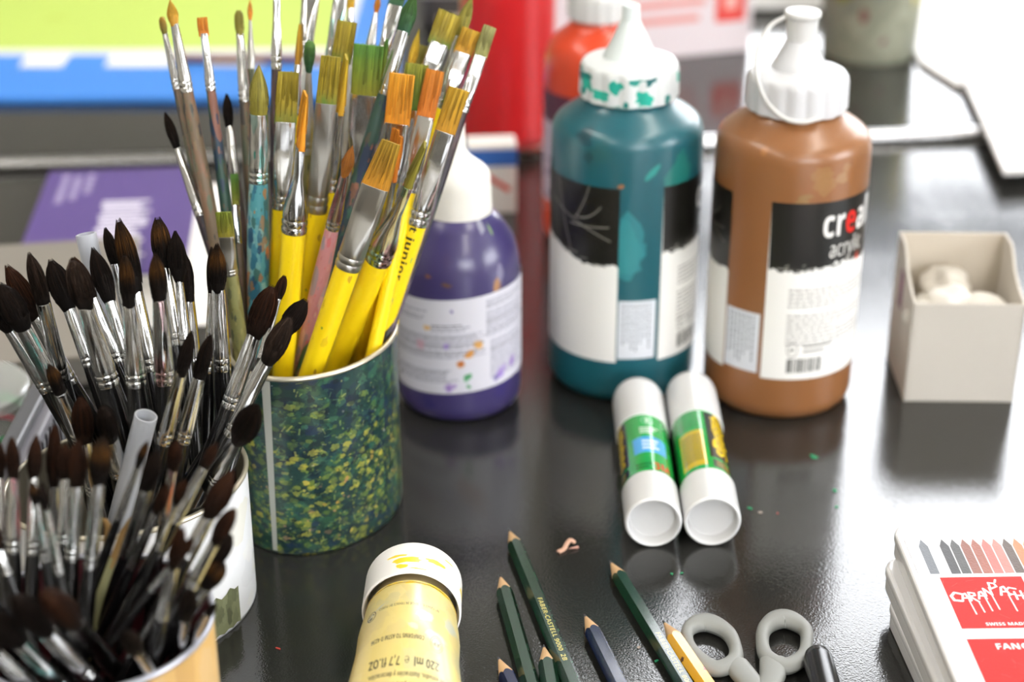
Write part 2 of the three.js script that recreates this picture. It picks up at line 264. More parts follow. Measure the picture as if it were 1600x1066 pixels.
{ // orange bottle hidden behind the teal one
  const x = .056, z = -1.104, t = thing('paint_bottle', 'orange red paint bottle with white nozzle cap behind the teal bottle', 'paint bottle', [x, 0, z], TO_CAM(x, z));
  part('body', lathe(rounded([[0, 0], [.032, 0, .005], [.0352, .006], [.0352, .118, .02], [.033, .134, .018], [.018, .146, .004], [.017, .155], [0, .155]], .004, 6), 56), phys('#d4431f', .3, { clearcoat: .3, clearcoatRoughness: .2 }), t);
  part('wrap_label', shell(.0355, -2.2, 1.2, .03, .105), std('#d9cfdb', .5, { map: canvas(256, 128, (g, w, h) => { const rg = seeded(3); g.fillStyle = '#e5dde6'; g.fillRect(0, 0, w, h); g.fillStyle = '#6c3b52'; g.fillRect(0, 0, w, 34); g.fillStyle = '#9a8fa8'; for (let i = 0; i < 50; i++) g.fillRect(rg() * w, 40 + rg() * 80, 8 + 20 * rg(), 3); }) }), t);
  const c = part('cap', ribbedCap(.0205, .15, .167, 16, .0008, [[.012, .169]]), M.white, t);
  part('spout', lathe(rounded([[.0125, .168], [.011, .172], [.0055, .188], [.005, .198], [0, .199]], .002), 32), M.white, c);
}
{ // red bottle
  const t = thing('paint_bottle', 'tall red plastic bottle at the back behind the brushes', 'paint bottle', [-.003, FAR_Y, -1.279], 0);
  part('body', lathe(rounded([[0, 0], [.032, 0, .004], [.035, .005], [.035, .165, .02], [.018, .19, .006], [.017, .2], [0, .2]], .004, 6), 56), phys('#c81d22', .34, { clearcoat: .2, clearcoatRoughness: .3, bumpMap: rep(softTex, 2, 20), bumpScale: .0002 }), t);
  part('cap', ribbedCap(.02, .198, .222, 16, .0008, [[.001, .224]]), M.white, t);
}
// ---------------------------------------------------------------- glue sticks
function glueStick(near, far, label, roll, draw) {
  const a = V3(...near), b = V3(...far), L = a.distanceTo(b), t = thing('glue_stick', label, 'glue stick', near, 0, 'glue sticks');
  t.quaternion.setFromUnitVectors(V3(0, 1, 0), b.clone().sub(a).normalize());
  const spin = new THREE.Quaternion().setFromAxisAngle(V3(0, 1, 0), roll); t.quaternion.multiply(spin);
  const r = .0137, base = L * .21, neck = L * .655;
  const knob = lathe(rounded([[0, .007], [r * .8, .0065], [r * .86, .0006], [r * .93, 0], [r, .0012], [r, base - .0006], [r * .985, base], [r * .9, base]], .0006), 48);
  part('base_knob', knob, M.whiteGloss, t);
  part('barrel', lathe([[r * .955, base - .001], [r * .955, neck + .001]], 64).translate(0, 0, 0), phys('#ffffff', .18, { map: canvas(1024, 512, draw), clearcoat: .6, clearcoatRoughness: .06 }), t);
  part('cap', lathe(rounded([[r * .9, neck], [r, neck], [r * 1.0, L - .006, .006], [r * .9, L, .004], [0, L]], .0008, 6), 48), M.whiteGloss, t);
  return t;
}
// barrel map: u round the stick, v from the base knob (bottom of the canvas) to the cap
function gluePrint(seed) {
  return (g, w, h) => {
    const rg = seeded(seed);
    g.fillStyle = '#1d9e45'; g.fillRect(0, 0, w, h);
    const col = (x, wd, fn) => { g.save(); g.translate(x, 0); fn(wd); g.restore(); };
    col(195, 175, (wd) => {                                            // black strip with the yellow name, reading up the stick
      g.fillStyle = '#15150f'; g.fillRect(0, 20, wd, h - 130); g.fillStyle = '#e9c714'; blob(g, wd * .5, 130, 60, rg, 1.6); blob(g, wd * .5, 260, 60, rg, 1.6);
      g.save(); g.translate(wd * .78, h - 135); g.rotate(-PI / 2); g.font = 'bold 128px sans-serif'; g.lineWidth = 12; g.strokeStyle = '#15150f'; g.strokeText('Scotch', -4, 0, 380); g.fillStyle = '#f3d31c'; g.fillText('Scotch', -4, 0, 380); g.restore();
      g.fillStyle = '#20241a'; g.fillRect(10, h - 92, wd - 20, 60); g.fillStyle = '#b59a3a'; for (let i = 0; i < 3; i++) g.fillRect(30, h - 84 + i * 16, wd - 70, 6);
    });
    col(395, 250, (wd) => {                                           // round mark, small words, blue panel, red mark
      g.strokeStyle = '#8fd3a0'; g.lineWidth = 7; g.beginPath(); g.arc(wd * .5, 62, 36, 0, 2 * PI); g.stroke(); g.fillStyle = '#bfe8c8'; g.fillRect(wd * .44, 40, 26, 44);
      g.fillStyle = '#d6f0da'; for (let i = 0; i < 3; i++) g.fillRect(wd * .28, 122 + i * 20, 120 - 20 * i, 12);
      g.fillStyle = '#4aa7ea'; g.beginPath(); g.moveTo(14, 220); g.quadraticCurveTo(wd / 2, 190, wd - 10, 222); g.lineTo(wd - 14, 352); g.quadraticCurveTo(wd / 2, 330, 18, 352); g.closePath(); g.fill();
      g.fillStyle = '#dceffc'; for (let i = 0; i < 3; i++) g.fillRect(wd * .3, 236 + i * 30, wd * .42 - 14 * (i % 2), 18);
      g.fillStyle = '#d7261e'; g.font = 'bold 78px sans-serif'; g.fillText('3M', wd * .52, h - 28); g.fillStyle = '#0e6a2c'; g.fillRect(20, h - 80, 100, 14); g.fillRect(20, h - 54, 80, 14);
    });
    col(0, 168, (wd) => {                                           // yellow text block
      g.fillStyle = '#147a35'; for (let i = 0; i < 7; i++) g.fillRect(6, 18 + i * 20, wd - 30 * rg(), 7);
      g.fillStyle = '#d2b21c'; g.fillRect(0, 178, wd, 290); g.fillStyle = '#6a6a1c'; for (let i = 0; i < 15; i++) g.fillRect(14, 208 + i * 15, wd - 34, 7);
    });
  };
}
glueStick([.0671, .0137, -.7115], [.0676, .0137, -.8405], 'green and white glue stick on the left, blue panel upwards', -2 * PI * .49, gluePrint(2));
glueStick([.0952, .0137, -.7125], [.0968, .0137, -.8475], 'green and white glue stick on the right, yellow name upwards', -2 * PI * .165, gluePrint(3));

// ---------------------------------------------------------------- white card box with crumbs
{
  const t = thing('card_box', 'small open white cardboard box holding white lumps, right of the ochre bottle', 'box', [.2467, 0, -.86], -.03);
  const w = .06, d = .058, th = .0014, hf = .0595, hb = .0775;
  part('front_wall', rbox(w, hf, th, .0005, 0, hf / 2, -th / 2), M.card, t);
  part('back_wall', rbox(w, hb, th, .0005, 0, hb / 2, -d + th / 2), M.cardInside, t);
  for (const s of [-1, 1]) {
    const sh = new THREE.Shape(); sh.moveTo(0, 0); sh.lineTo(d, 0); sh.lineTo(d, hb); sh.lineTo(d * .74, hb + .0005); sh.quadraticCurveTo(d * .62, hb - .001, d * .5, hb - .009); sh.quadraticCurveTo(d * .25, hf + .002, 0, hf); 
    part('side_wall', new THREE.ExtrudeGeometry(sh, { depth: th, bevelEnabled: false, curveSegments: 10 }).rotateY(PI / 2).translate(s * (w / 2 - th / 2) - th / 2, 0, 0), M.card, t);
  }
  part('bottom', box(w - .002, th, d - .002, 0, th / 2, -d / 2), M.cardInside, t);
  part('printed_mark', box(.0002, .022, .010, -w / 2 - .0002, .052, -.036), std('#8f6f7c', .8), t);
  const lump = (r, x, y, z, sq, s) => { const g = new THREE.IcosahedronGeometry(r, 4), p = g.attributes.position, n = mergeVertices(g); const q = n.attributes.position; for (let i = 0; i < q.count; i++) { const v = V3(q.getX(i), q.getY(i), q.getZ(i)), k = 1 + .34 * perlin.noise(v.x * 110 + s, v.y * 110, v.z * 110) + .12 * perlin.noise(v.x * 300, v.y * 300 + s, v.z * 300); q.setXYZ(i, v.x * k, v.y * k * sq, v.z * k); } n.computeVertexNormals(); return [n, x, y, z]; };
  const lumps = [[.019, -.004, .040, -.028, .9, 1, 'white crumbly lump in the front of the cardboard box'], [.014, .014, .043, -.022, .8, 4, 'white lump at the right side inside the cardboard box'], [.0125, -.017, .044, -.016, .7, 7, 'pale lump at the left side inside the cardboard box'], [.013, -.003, .052, -.040, .9, 9, 'grey rounded lump at the back inside the cardboard box']];
  for (const [r, x, y, z, sq, s, lab] of lumps) { const [g] = lump(r, 0, 0, 0, sq, s); solo('eraser_lump', g, s === 9 ? std('#c9c2b6', .9) : std('#f0ece4', .9), lab, 'lump', [.2467 + x, y, -.86 + z]); }
  solo('paper_filler', rbox(.054, .026, .052, .006, 0, .013, 0), std('#e9e5dc', .95), 'white paper filling the bottom of the cardboard box', 'paper', [.2467, .0016, -.889], -.03);
}
// ---------------------------------------------------------------- crayon tins
function tinLabel() {
  return canvas(1400, 1000, (g, w, h) => {
    const rg = seeded(6), S = 1400 / .175;                              // pixels per metre
    g.fillStyle = '#f4f4f4'; g.fillRect(0, 0, w, h);
    g.fillStyle = '#c21a14'; g.fillRect(.0085 * S, .0355 * S, .035 * S, .0375 * S); g.fillRect(.0085 * S, .0800 * S, .150 * S, .05 * S);
    // drip lettering, drawn with round strokes
    g.strokeStyle = '#f6f3f3'; g.lineCap = 'round'; g.lineJoin = 'round';
    const letters = { C: [[[8, 2], [3, 0], [0, 4], [1, 9], [6, 10]]], A: [[[0, 10], [2, 1], [4, 0], [6, 10]], [[1, 6], [5, 6]]], R: [[[0, 10], [0, 0], [4, 1], [4, 4], [0, 5], [5, 12]]], N: [[[0, 10], [0, 0], [5, 9], [5, -1]]], D: [[[0, 8], [0, 0], [4, 1], [5, 5], [0, 8]]], H: [[[0, 10], [0, 0]], [[5, 9], [5, -1]], [[0, 5], [5, 5]]], E: [[[6, 0], [0, 1], [0, 9], [7, 9]], [[0, 5], [5, 5]], [[2, -3], [4, -4]]], "'": [[[0, 0], [1, -3]]] };
    const put = (ch, x, y, k, lw) => { g.lineWidth = lw; for (const st of letters[ch]) { g.beginPath(); st.forEach(([a, b2], i) => i ? g.lineTo(x + a * k, y + b2 * k) : g.moveTo(x + a * k, y + b2 * k)); g.stroke(); } };
    const X0 = .0085 * S, Y0 = .0355 * S;
    for (const [ch, x, y, k, lw] of [['C', 12, 92, 5, 11], ['A', 44, 98, 4.4, 8], ['R', 74, 92, 4.6, 8], ['A', 102, 88, 4.2, 8], ['N', 130, 70, 4.4, 8], ['D', 156, 36, 4.6, 8], ["'", 180, 34, 5, 8], ['A', 182, 60, 5, 9], ['C', 206, 66, 4.2, 8], ['H', 230, 92, 4.4, 8], ['E', 256, 112, 3.8, 8]]) put(ch, X0 + x, Y0 + y, k, lw);
    g.lineWidth = 5; for (const [x, y, l] of [[66, 138, 80], [96, 148, 60], [124, 126, 75], [150, 108, 85], [206, 108, 95], [252, 130, 80]]) { g.beginPath(); g.moveTo(X0 + x, Y0 + y); g.lineTo(X0 + x + 4, Y0 + y + l); g.stroke(); }
    g.fillStyle = '#f6f3f3'; g.font = 'bold 23px sans-serif'; g.fillText('SWISS MADE', X0 + 84, Y0 + .0375 * S - 16); g.font = 'bold 42px sans-serif'; g.fillText('FANCOLOR', X0 + 82, .0800 * S + 58);
    g.globalAlpha = .25; g.strokeStyle = '#ffd8d4'; for (let i = 0; i < 60; i++) { g.lineWidth = 1 + rg(); const x = X0 + rg() * 290, y = Y0 + rg() * 800; g.beginPath(); g.moveTo(x, y); g.lineTo(x + 60 * (rg() - .5), y + 40 * (rg() - .3)); g.stroke(); } g.globalAlpha = 1;
  });
}
{
  const tinMat = phys('#f2f2f4', .2, { clearcoat: .4, clearcoatRoughness: .1 }), w = .19, d = .15, h = .0122, lab = phys('#ffffff', .5, { map: tinLabel(), specularIntensity: .2, bumpMap: rep(softTex, 5), bumpScale: .00006 });
  const names = ['bottom white crayon tin of the stack of three, turned the most', 'middle white crayon tin of the stack of three', 'top white crayon tin with red lettered label and crayon picture'];
  [[.1668, -.6555, .068], [.1660, -.6665, .047], [.1707, -.6755, .024]].forEach(([x, z, turn], i) => {
    const t = thing('crayon_tin', names[i], 'tin', [x, i * .0124, z], turn, 'stack of crayon tins');
    part('tin_base', slabOf(roundRect(w, d, .011, 0, -d), h * .62, .0012), tinMat, t);
    part('lid', slabOf(roundRect(w + .0014, d + .0014, .0118, -.0007, -d - .0007), h * .44, .0018, h * .56), tinMat, t);
    if (i === 2) {
      const p = new THREE.PlaneGeometry(.175, .125).rotateX(-PI / 2).translate(.0022 + .0875, h + .0002, .0098 + .0625); part('printed_label', p, lab, t);
      const cols = ['#5c6066', '#b9bcc6', '#2c2a2a', '#3a3836', '#7a4432', '#8a4a36', '#d05a50', '#e06a60', '#4a382c', '#b86a3c', '#c8783c', '#3a3a34', '#2a7a48', '#3c9a58', '#2c5a9a', '#4a7ac0', '#6a4a9a', '#c04a7a', '#d8b83a', '#e0c84a'];
      const strip = canvas(1024, 192, (g, W, H) => { g.fillStyle = '#e9e9ec'; g.fillRect(0, 0, W, H); for (let k = 0; k < 36; k++) { g.fillStyle = cols[k % cols.length]; g.beginPath(); g.moveTo(30 + k * 27, 190); g.lineTo(30 + k * 27, 50); g.lineTo(42 + k * 27, 14); g.lineTo(54 + k * 27, 50); g.lineTo(54 + k * 27, 190); g.fill(); } });
      part('crayon_picture', new THREE.PlaneGeometry(.175, .030).rotateX(-PI / 2).translate(.0022 + .0875, h + .0004, .0098 + .0185), phys('#ffffff', .42, { map: strip, specularIntensity: .45, bumpMap: rep(softTex, 6, 1), bumpScale: .00015 }), t);
      for (let k = 0; k < 9; k++) part('embossed_rib', rbox(.0014, .0006, .008, .0003, .022 + k * .0105, h + .0001, .0052), tinMat, t);
    } else part('sticker', box(.012, .0002, .03, .02, h + .0001, .06), std('#cfd2d6', .4), t);
  });
}
// ---------------------------------------------------------------- scissors
{
  const t = thing('scissors', 'pair of scissors with grey plastic loop handles at the lower edge', 'scissors', [.1035, 0, -.59]);
  const grip = phys('#8b8d8a', .5), steel = std('#b9bbbd', .25, { metalness: 1 });
  // an oval loop with a rounded rim, wider where it runs into the shank
  function handle(ring, shank, y) {
    const c = new THREE.CatmullRomCurve3(ring.map(([x, z, w]) => V3(x, z, w)), true, 'centripetal'), n = 72, m = 14, pos = [], uv = [], idx = [], pts = c.getSpacedPoints(n);
    for (let i = 0; i <= n; i++) {
      const p = pts[i % n], q = pts[(i + 1) % n], o2 = pts[(i + n - 1) % n], tx = q.x - o2.x, tz = q.y - o2.y, l = Math.hypot(tx, tz), nx = tz / l, nz = -tx / l;
      for (let j = 0; j <= m; j++) { const a = j / m * 2 * PI, e = Math.sign(Math.cos(a)) * Math.abs(Math.cos(a)) ** .8 * p.z * 1.3, hgt = .0031 * Math.sin(a); pos.push(p.x + nx * e, y + .0031 + hgt, -(p.y + nz * e)); uv.push(i / n, j / m); }
    }
    for (let i = 0; i < n; i++) for (let j = 0; j < m; j++) { const k = i * (m + 1) + j, r = k + m + 1; idx.push(k, k + 1, r, r, k + 1, r + 1); }
    const g = new THREE.BufferGeometry(); g.setAttribute('position', new THREE.Float32BufferAttribute(pos, 3)); g.setAttribute('uv', new THREE.Float32BufferAttribute(uv, 2)); g.setIndex(idx); g.computeVertexNormals();
    const sg = loft(shank.slice().reverse().map(([x, z, w]) => ({ y: z, rx: w, rz: .0029, ox: x, p: 2.6 })), 20).rotateX(-PI / 2).translate(0, y + .0031, 0);
    part('loop_handle', merge(g, sg), grip, t);
  }
  handle([[-.0270, .0420, .0020], [-.0252, .0510, .0026], [-.0180, .0555, .0044], [-.0098, .0490, .0030], [-.0068, .0380, .0022], [-.0085, .0270, .0028], [-.0165, .0215, .0032], [-.0240, .0300, .0026]], [[-.0085, .0260, .0058], [-.0045, .0150, .0058], [-.0005, .0050, .0050], [.0020, -.006, .0042]], .0004);
  handle([[.0246, .0400, .0021], [.0250, .0495, .0026], [.0172, .0575, .0046], [.0085, .0510, .0028], [.0054, .0405, .0022], [.0060, .0290, .0026], [.0125, .0225, .0034], [.0212, .0290, .0026]], [[.0082, .0265, .0058], [.0065, .0150, .0056], [.0030, .0050, .0050], [-.0015, -.006, .0042]], .0010);
  for (const s of [-1, 1]) { const b = new THREE.Shape(); b.moveTo(-.004 * s, .002); b.lineTo(.005 * s, 0); b.lineTo(.0035 * s, -.09); b.lineTo(.0005 * s, -.1); b.lineTo(-.0035 * s, -.03); part('blade', new THREE.ExtrudeGeometry(b, { depth: .0012, bevelEnabled: false }).rotateX(-PI / 2).translate(0, s > 0 ? .0035 : .0049, 0), steel, t); }
  part('pivot_screw', new THREE.CylinderGeometry(.0032, .0032, .0042, 20).translate(0, .0055, .014), steel, t);
}
// ---------------------------------------------------------------- marker, pencils
{
  const a = V3(.1303, .0072, -.6175), b = V3(.1288, .0072, -.475), t = thing('marker_pen', 'black marker pen lying between scissors and crayon tins', 'marker', a.toArray());
  t.quaternion.setFromUnitVectors(V3(0, 1, 0), b.clone().sub(a).normalize());
  const black = phys('#17171a', .22);
  part('cap', lathe(rounded([[0, 0], [.0052, 0, .002], [.0064, .005], [.0070, .05], [.0062, .05]], .001), 28), black, t); part('barrel', lathe(rounded([[.0062, .0495], [.0068, .052], [.0068, .14], [.004, .143], [0, .143]], .001), 28), black, t);
}
const pencilPrint = (base, ink, words) => canvas(1024, 192, (g, w, h) => { g.fillStyle = base; g.fillRect(0, 0, w, h); g.fillStyle = ink; g.font = 'bold 25px sans-serif'; g.fillText(words, 380, h * 2 / 3 + 9); });
function hexPencil(tip, towards, label, paint, print, lead, len = .172, roll = .2, flecks) {
  const a = V3(...tip), b = V3(...towards), t = thing('pencil', label, 'pencil', tip, 0, 'pencils at the near edge');
  const dir = b.clone().sub(a).setY(0).normalize(); t.quaternion.setFromRotationMatrix(new THREE.Matrix4().makeBasis(new THREE.Vector3().crossVectors(dir, V3(0, 1, 0)), dir, V3(0, -1, 0).negate().clone().multiplyScalar(1)));
  const X = new THREE.Vector3().crossVectors(dir, V3(0, 1, 0)), Z = new THREE.Vector3().crossVectors(X, dir); t.quaternion.setFromRotationMatrix(new THREE.Matrix4().makeBasis(X, dir, Z));
  const R = .0040, cone = .0150, n = 48, pos = [], idx = [], hexR = (p) => R * .866 / Math.cos(((p + PI / 6 + 12 * PI) % (PI / 3)) - PI / 6);
  // sharpened wood: a cone cut by the hexagon, so that its edge is scalloped
  const rings = 14; for (let j = 0; j <= rings; j++) for (let i = 0; i <= n; i++) { const p = i / n * 2 * PI, y = .0026 + j / rings * (cone + .002), rr = Math.min(y / (cone) * R * .96, hexR(p) * .998); pos.push(Math.cos(p) * rr, y, Math.sin(p) * rr); }
  for (let j = 0; j < rings; j++) for (let i = 0; i < n; i++) { const k = j * (n + 1) + i, q = k + n + 1; idx.push(k, q, k + 1, k + 1, q, q + 1); }
  const wood = new THREE.BufferGeometry(); wood.setAttribute('position', new THREE.Float32BufferAttribute(pos, 3)); wood.setIndex(idx); wood.computeVertexNormals(); wood.setAttribute('uv', new THREE.Float32BufferAttribute(new Float32Array(pos.length / 3 * 2), 2));
  part('sharpened_wood', wood, woodMat, t);
  part('lead', lathe([[.0001, .0], [.00035, .0003], [.00072, .0027]], 14), lead, t);
  // painted hexagonal barrel with the matching scalloped start
  const bp = [], bu = [], bi = [], m = 36;
  for (let i = 0; i < m; i++) for (const [k2, e] of [[0, 0], [1, 0], [0, 1], [1, 1]]) { const p = (i + k2) / m * 2 * PI, hr = hexR(p), start = hr / (R * .96) * cone - .0002, y = e ? len : start; bp.push(Math.cos(p) * hr, y, Math.sin(p) * hr); bu.push(y / .172, p / (2 * PI)); }
  for (let i = 0; i < m; i++) { const k = 4 * i; bi.push(k, k + 2, k + 1, k + 1, k + 2, k + 3); }
  const barrel = new THREE.BufferGeometry(); barrel.setAttribute('position', new THREE.Float32BufferAttribute(bp, 3)); barrel.setAttribute('uv', new THREE.Float32BufferAttribute(bu, 2)); barrel.setIndex(bi); 
  part('barrel', toCreasedNormals(barrel, .5), phys('#ffffff', .22, { map: print, clearcoat: .5, clearcoatRoughness: .1 }), t);
  part('end_cap', new THREE.CylinderGeometry(R * .86, R * .86, .0006, 6).translate(0, len, 0), paint, t);
  t.rotateY(roll);
  return t;
}
const woodMat = std('#c9a47a', .75, { bumpMap: rep(softTex, 3), bumpScale: .0001 }), graphite = std('#3c3c40', .35);
const greenPrint = pencilPrint('#10301f', '#b9a860', 'FABER-CASTELL 9000  2B'), greenPlain = pencilPrint('#10301f', '#3f5a34', ''), navyPrint = pencilPrint('#121c3c', '#1c2a52', ''), yellowPrint = canvas(1024, 192, (g, w, h) => { const rg = seeded(5); g.fillStyle = '#f0b01c'; g.fillRect(0, 0, w, h); for (let i = 0; i < 26; i++) { g.fillStyle = ['#c01f18', '#7a1610', '#3a1a10'][i % 3]; g.globalAlpha = .8; blob(g, 90 + rg() * 420, rg() * h, 2 + 9 * rg() ** 2, rg, 1.5); } g.globalAlpha = 1; });
for (const t of [greenPrint, greenPlain, navyPrint, yellowPrint]) t.wrapT = THREE.RepeatWrapping;
const gp = std('#10301f', .3), np = std('#121c3c', .3), yp = std('#f0b01c', .3);
hexPencil([-.0015, .0036, -.7221], [.025, .0036, -.6024], 'long dark green pencil with gold lettering, tip nearest the glue sticks', gp, greenPrint, graphite, .172, PI / 6);
hexPencil([-.0056, .0036, -.6829], [.0075, .0036, -.6024], 'plain dark green pencil leftmost beside the yellow paint tube', gp, greenPlain, graphite, .172, PI / 6);
hexPencil([.0137, .0036, -.6287], [.0160, .0036, -.6024], 'short dark green pencil squeezed between two longer green pencils', gp, greenPlain, graphite, .172, PI / 6);
hexPencil([.0458, .0036, -.6947], [.0721, .0036, -.6024], 'dark green pencil with gold lettering touching the yellow pencil', gp, greenPrint, graphite, .172, PI / 6);
hexPencil([.0322, .0036, -.6517], [.0444, .0036, -.6024], 'navy blue pencil in the middle of the pencils', np, navyPrint, graphite, .172, PI / 6);
hexPencil([-.0061, .0036, -.6199], [-.0010, .0036, -.6024], 'navy blue pencil at the lower edge beside the yellow paint tube', np, navyPrint, graphite, .172, PI / 6);
hexPencil([.0668, .0036, -.6468], [.0810, .0036, -.6024], 'yellow pencil with red paint spots beside the scissors', yp, yellowPrint, graphite, .172, PI / 6);
// ---------------------------------------------------------------- yellow paint tube
{
  const a = V3(-.0431, .0215, -.6530), t = thing('paint_tube', 'pale yellow paint tube with stained white cap lying at the lower edge', 'paint tube', [a.x, 0, a.z]);
  // local: z towards the viewer, y up
  const capMap = canvas(512, 256, (g, w, h) => { const rg = seeded(14); g.fillStyle = '#f6f5f2'; g.fillRect(0, 0, w, h); g.fillStyle = '#f0d01c'; for (const [x, y, r, s] of [[118, 120, 14, .5], [230, 100, 16, .4], [252, 130, 22, .8], [300, 118, 16, .9], [240, 165, 9, 1.4], [390, 120, 13, 1.4], [425, 150, 10, .7], [270, 180, 12, .3], [90, 60, 4, 1], [330, 70, 9, .4]]) { g.globalAlpha = .9; blob(g, x, y * 1.25, r * 1.3, rg, s); } g.globalAlpha = 1; });
  const cap = lathe(rounded([[0, .0], [.0175, .0, .004], [.0212, .003, .003], [.0214, .0265], [.0205, .0272], [.0195, .0235]], .001, 5), 56);
  { const p = cap.attributes.position, uv = cap.attributes.uv; for (let i = 0; i < p.count; i++) { const ang = Math.atan2(p.getX(i), -p.getZ(i)); uv.setXY(i, .5 + ang / PI * .55, 1 - p.getY(i) / .0272); } }
  cap.rotateX(PI / 2); 
  part('cap', cap, phys('#ffffff', .35, { map: capMap, side: THREE.DoubleSide }), t, [0, .0216, 0]);
  part('neck', lathe([[.0165, .018], [.0165, .0285], [.0198, .0312]], 48).rotateX(PI / 2), std('#d9c79a', .4), t, [0, .0212, 0]);
  const label = canvas(1024, 1024, (g, w, h) => {
    const rg = seeded(19); g.fillStyle = '#d6c47c'; g.fillRect(0, 0, w, h);
    for (let i = 0; i < 70; i++) { g.fillStyle = ['#cdbb7e', '#dccd8c', '#d2c074', '#c2ba8c', '#dac982'][i % 5]; g.globalAlpha = .5; blob(g, rg() * w, rg() * h, 20 + 90 * rg(), rg, 1.3); }
    for (const [x, y, r, s, an] of [[300, 240, 40, .25, -.6], [240, 290, 34, .3, -.7], [640, 360, 60, .8, .3], [820, 330, 40, 1.6, .2], [720, 520, 70, .7, 0], [560, 480, 40, .6, .5]]) { g.fillStyle = '#b9bcae'; g.globalAlpha = .5; for (let i = 0; i < 3; i++) blob(g, x + 20 * rg(), y + 20 * rg(), r, rg, s, an); }
    g.fillStyle = '#e2c21c'; g.globalAlpha = .75; for (let i = 0; i < 26; i++) blob(g, 150 + rg() * 720, 8 + 26 * rg(), 12 + 16 * rg(), rg, .5); g.globalAlpha = 1;
    // print: reads when the tube stands on its cap, so it is upside down from the near side
    g.save(); g.translate(w, h); g.rotate(PI); g.translate(512, 0); g.scale(.86, 1); g.translate(-512, 0); g.fillStyle = '#26241c'; g.textAlign = 'center';
    const T = (s, x, y, size, f = '') => { g.font = f + ' ' + size + 'px sans-serif'; g.fillText(s, x, y); };
    const row = (s, x, y, size, f) => { g.save(); g.translate(x, h - y); g.scale(1, 1.45); T(s, 0, 0, size, f); g.restore(); };
    row('N° 12043 B  -  MADE IN FRANCE BY PEBEO', 500, 262, 27); row('CONFORMS TO ASTM D 4236', 570, 560, 33, 'bold'); row('220 ml  ℮  7,7 fl.OZ', 505, 735, 66, 'bold');
    row('de estudio, ilustración y decoración.', 480, 850, 36, 'bold'); row('aguada ideal para todos los', 480, 930, 38, 'bold');
    g.lineWidth = 5; g.strokeStyle = '#6a6448'; g.beginPath(); g.ellipse(250, h - 590, 50, 66, 0, 0, 2 * PI); g.stroke(); g.beginPath(); g.ellipse(250, h - 590, 38, 50, 0, 0, 2 * PI); g.stroke(); g.fillStyle = '#5a5438'; T('AP', 250, h - 574, 44, 'bold');
    g.strokeStyle = '#3a3a3a'; g.lineWidth = 7; g.beginPath(); g.ellipse(815, h - 300, 34, 44, 0, 0, 2 * PI); g.stroke(); g.beginPath(); g.ellipse(815, h - 300, 18, 24, 0, 0, PI); g.stroke(); g.fillStyle = '#3a3a3a'; g.beginPath(); g.ellipse(821, h - 312, 16, 20, 0, PI, 2 * PI); g.fill(); g.restore();
  });
  // body: round near the cap, flattening to the crimped end
  const secs = []; const L = .135; for (let i = 0; i <= 26; i++) { const s = i / 26, k = Math.min(1, s * 7), e = Math.max(0, (s - .25) / .75); secs.push({ y: .0292 + s * L, rx: .0192 + .0022 * k + .0095 * e, rz: .0192 + .0017 * k - .0185 * e ** 1.1, p: 2 }); }
  const body = loft(secs, 64);
  { const p = body.attributes.position, uv = body.attributes.uv; for (let i = 0; i < p.count; i++) uv.setXY(i, .5 + p.getX(i) / .058, 1 - (p.getY(i) - .0292) / .0725); }
  body.rotateX(PI / 2);
  part('body', body, phys('#ffffff', .3, { map: label, clearcoat: .12, clearcoatRoughness: .08 }), t, [0, .0212, 0]);
  part('end_crimp', rbox(.062, .0022, .012, .0006, 0, .0214, .0292 + L), std('#e0d39a', .4), t);
}

// ---------------------------------------------------------------- things at the back
{
  // lime sheet with blue and white border, on the far table
  const t = thing('picture_board', 'lime green board with blue and white checked border at the back left', 'board', [-.096, FAR_Y + .0003, -1.3577], .012);
  const w = .95, d = .62;
  part('backing', rbox(w, .006, d, .0015, -w / 2, .003, -d / 2), std('#3f86dc', .5), t);
  part('lime_field', box(w - .11, .0008, d - .22, -w / 2, .0063, -d / 2 - .02), std('#ffffff', .55, { map: canvas(512, 256, (g, W, H) => { const rg = seeded(8); g.fillStyle = '#bcd262'; g.fillRect(0, 0, W, H); for (let i = 0; i < 16; i++) { g.fillStyle = '#b4c650'; g.globalAlpha = .5; blob(g, rg() * W, rg() * H, 3 + 7 * rg(), rg); } g.globalAlpha = 1; }) }), t);
  part('white_line', box(w - .06, .0006, .014, -w / 2, .0063, -.124), M.paper, t);
  for (let i = 0; i < 11; i++) part('white_square', box(.036 + .01 * (i % 3), .0007, .034, -.055 - i * .082, .0062, -.098), M.paper, t);
  part('side_line', box(.014, .0006, d - .1, -.052, .0063, -d / 2), M.paper, t);
}
{ const a = V3(-.29, FAR_Y + .0104, -1.446), t = thing('pencil', 'thin reddish brown pencil lying on the border of the lime board', 'pencil', a.toArray()); part('barrel', new THREE.CylinderGeometry(.0034, .0034, .13, 6).rotateZ(PI / 2).translate(.075, 0, 0), std('#7a4a38', .5), t); part('sharpened_wood', new THREE.ConeGeometry(.0032, .014, 12).rotateZ(PI / 2).translate(.003, 0, 0), woodMat, t); }
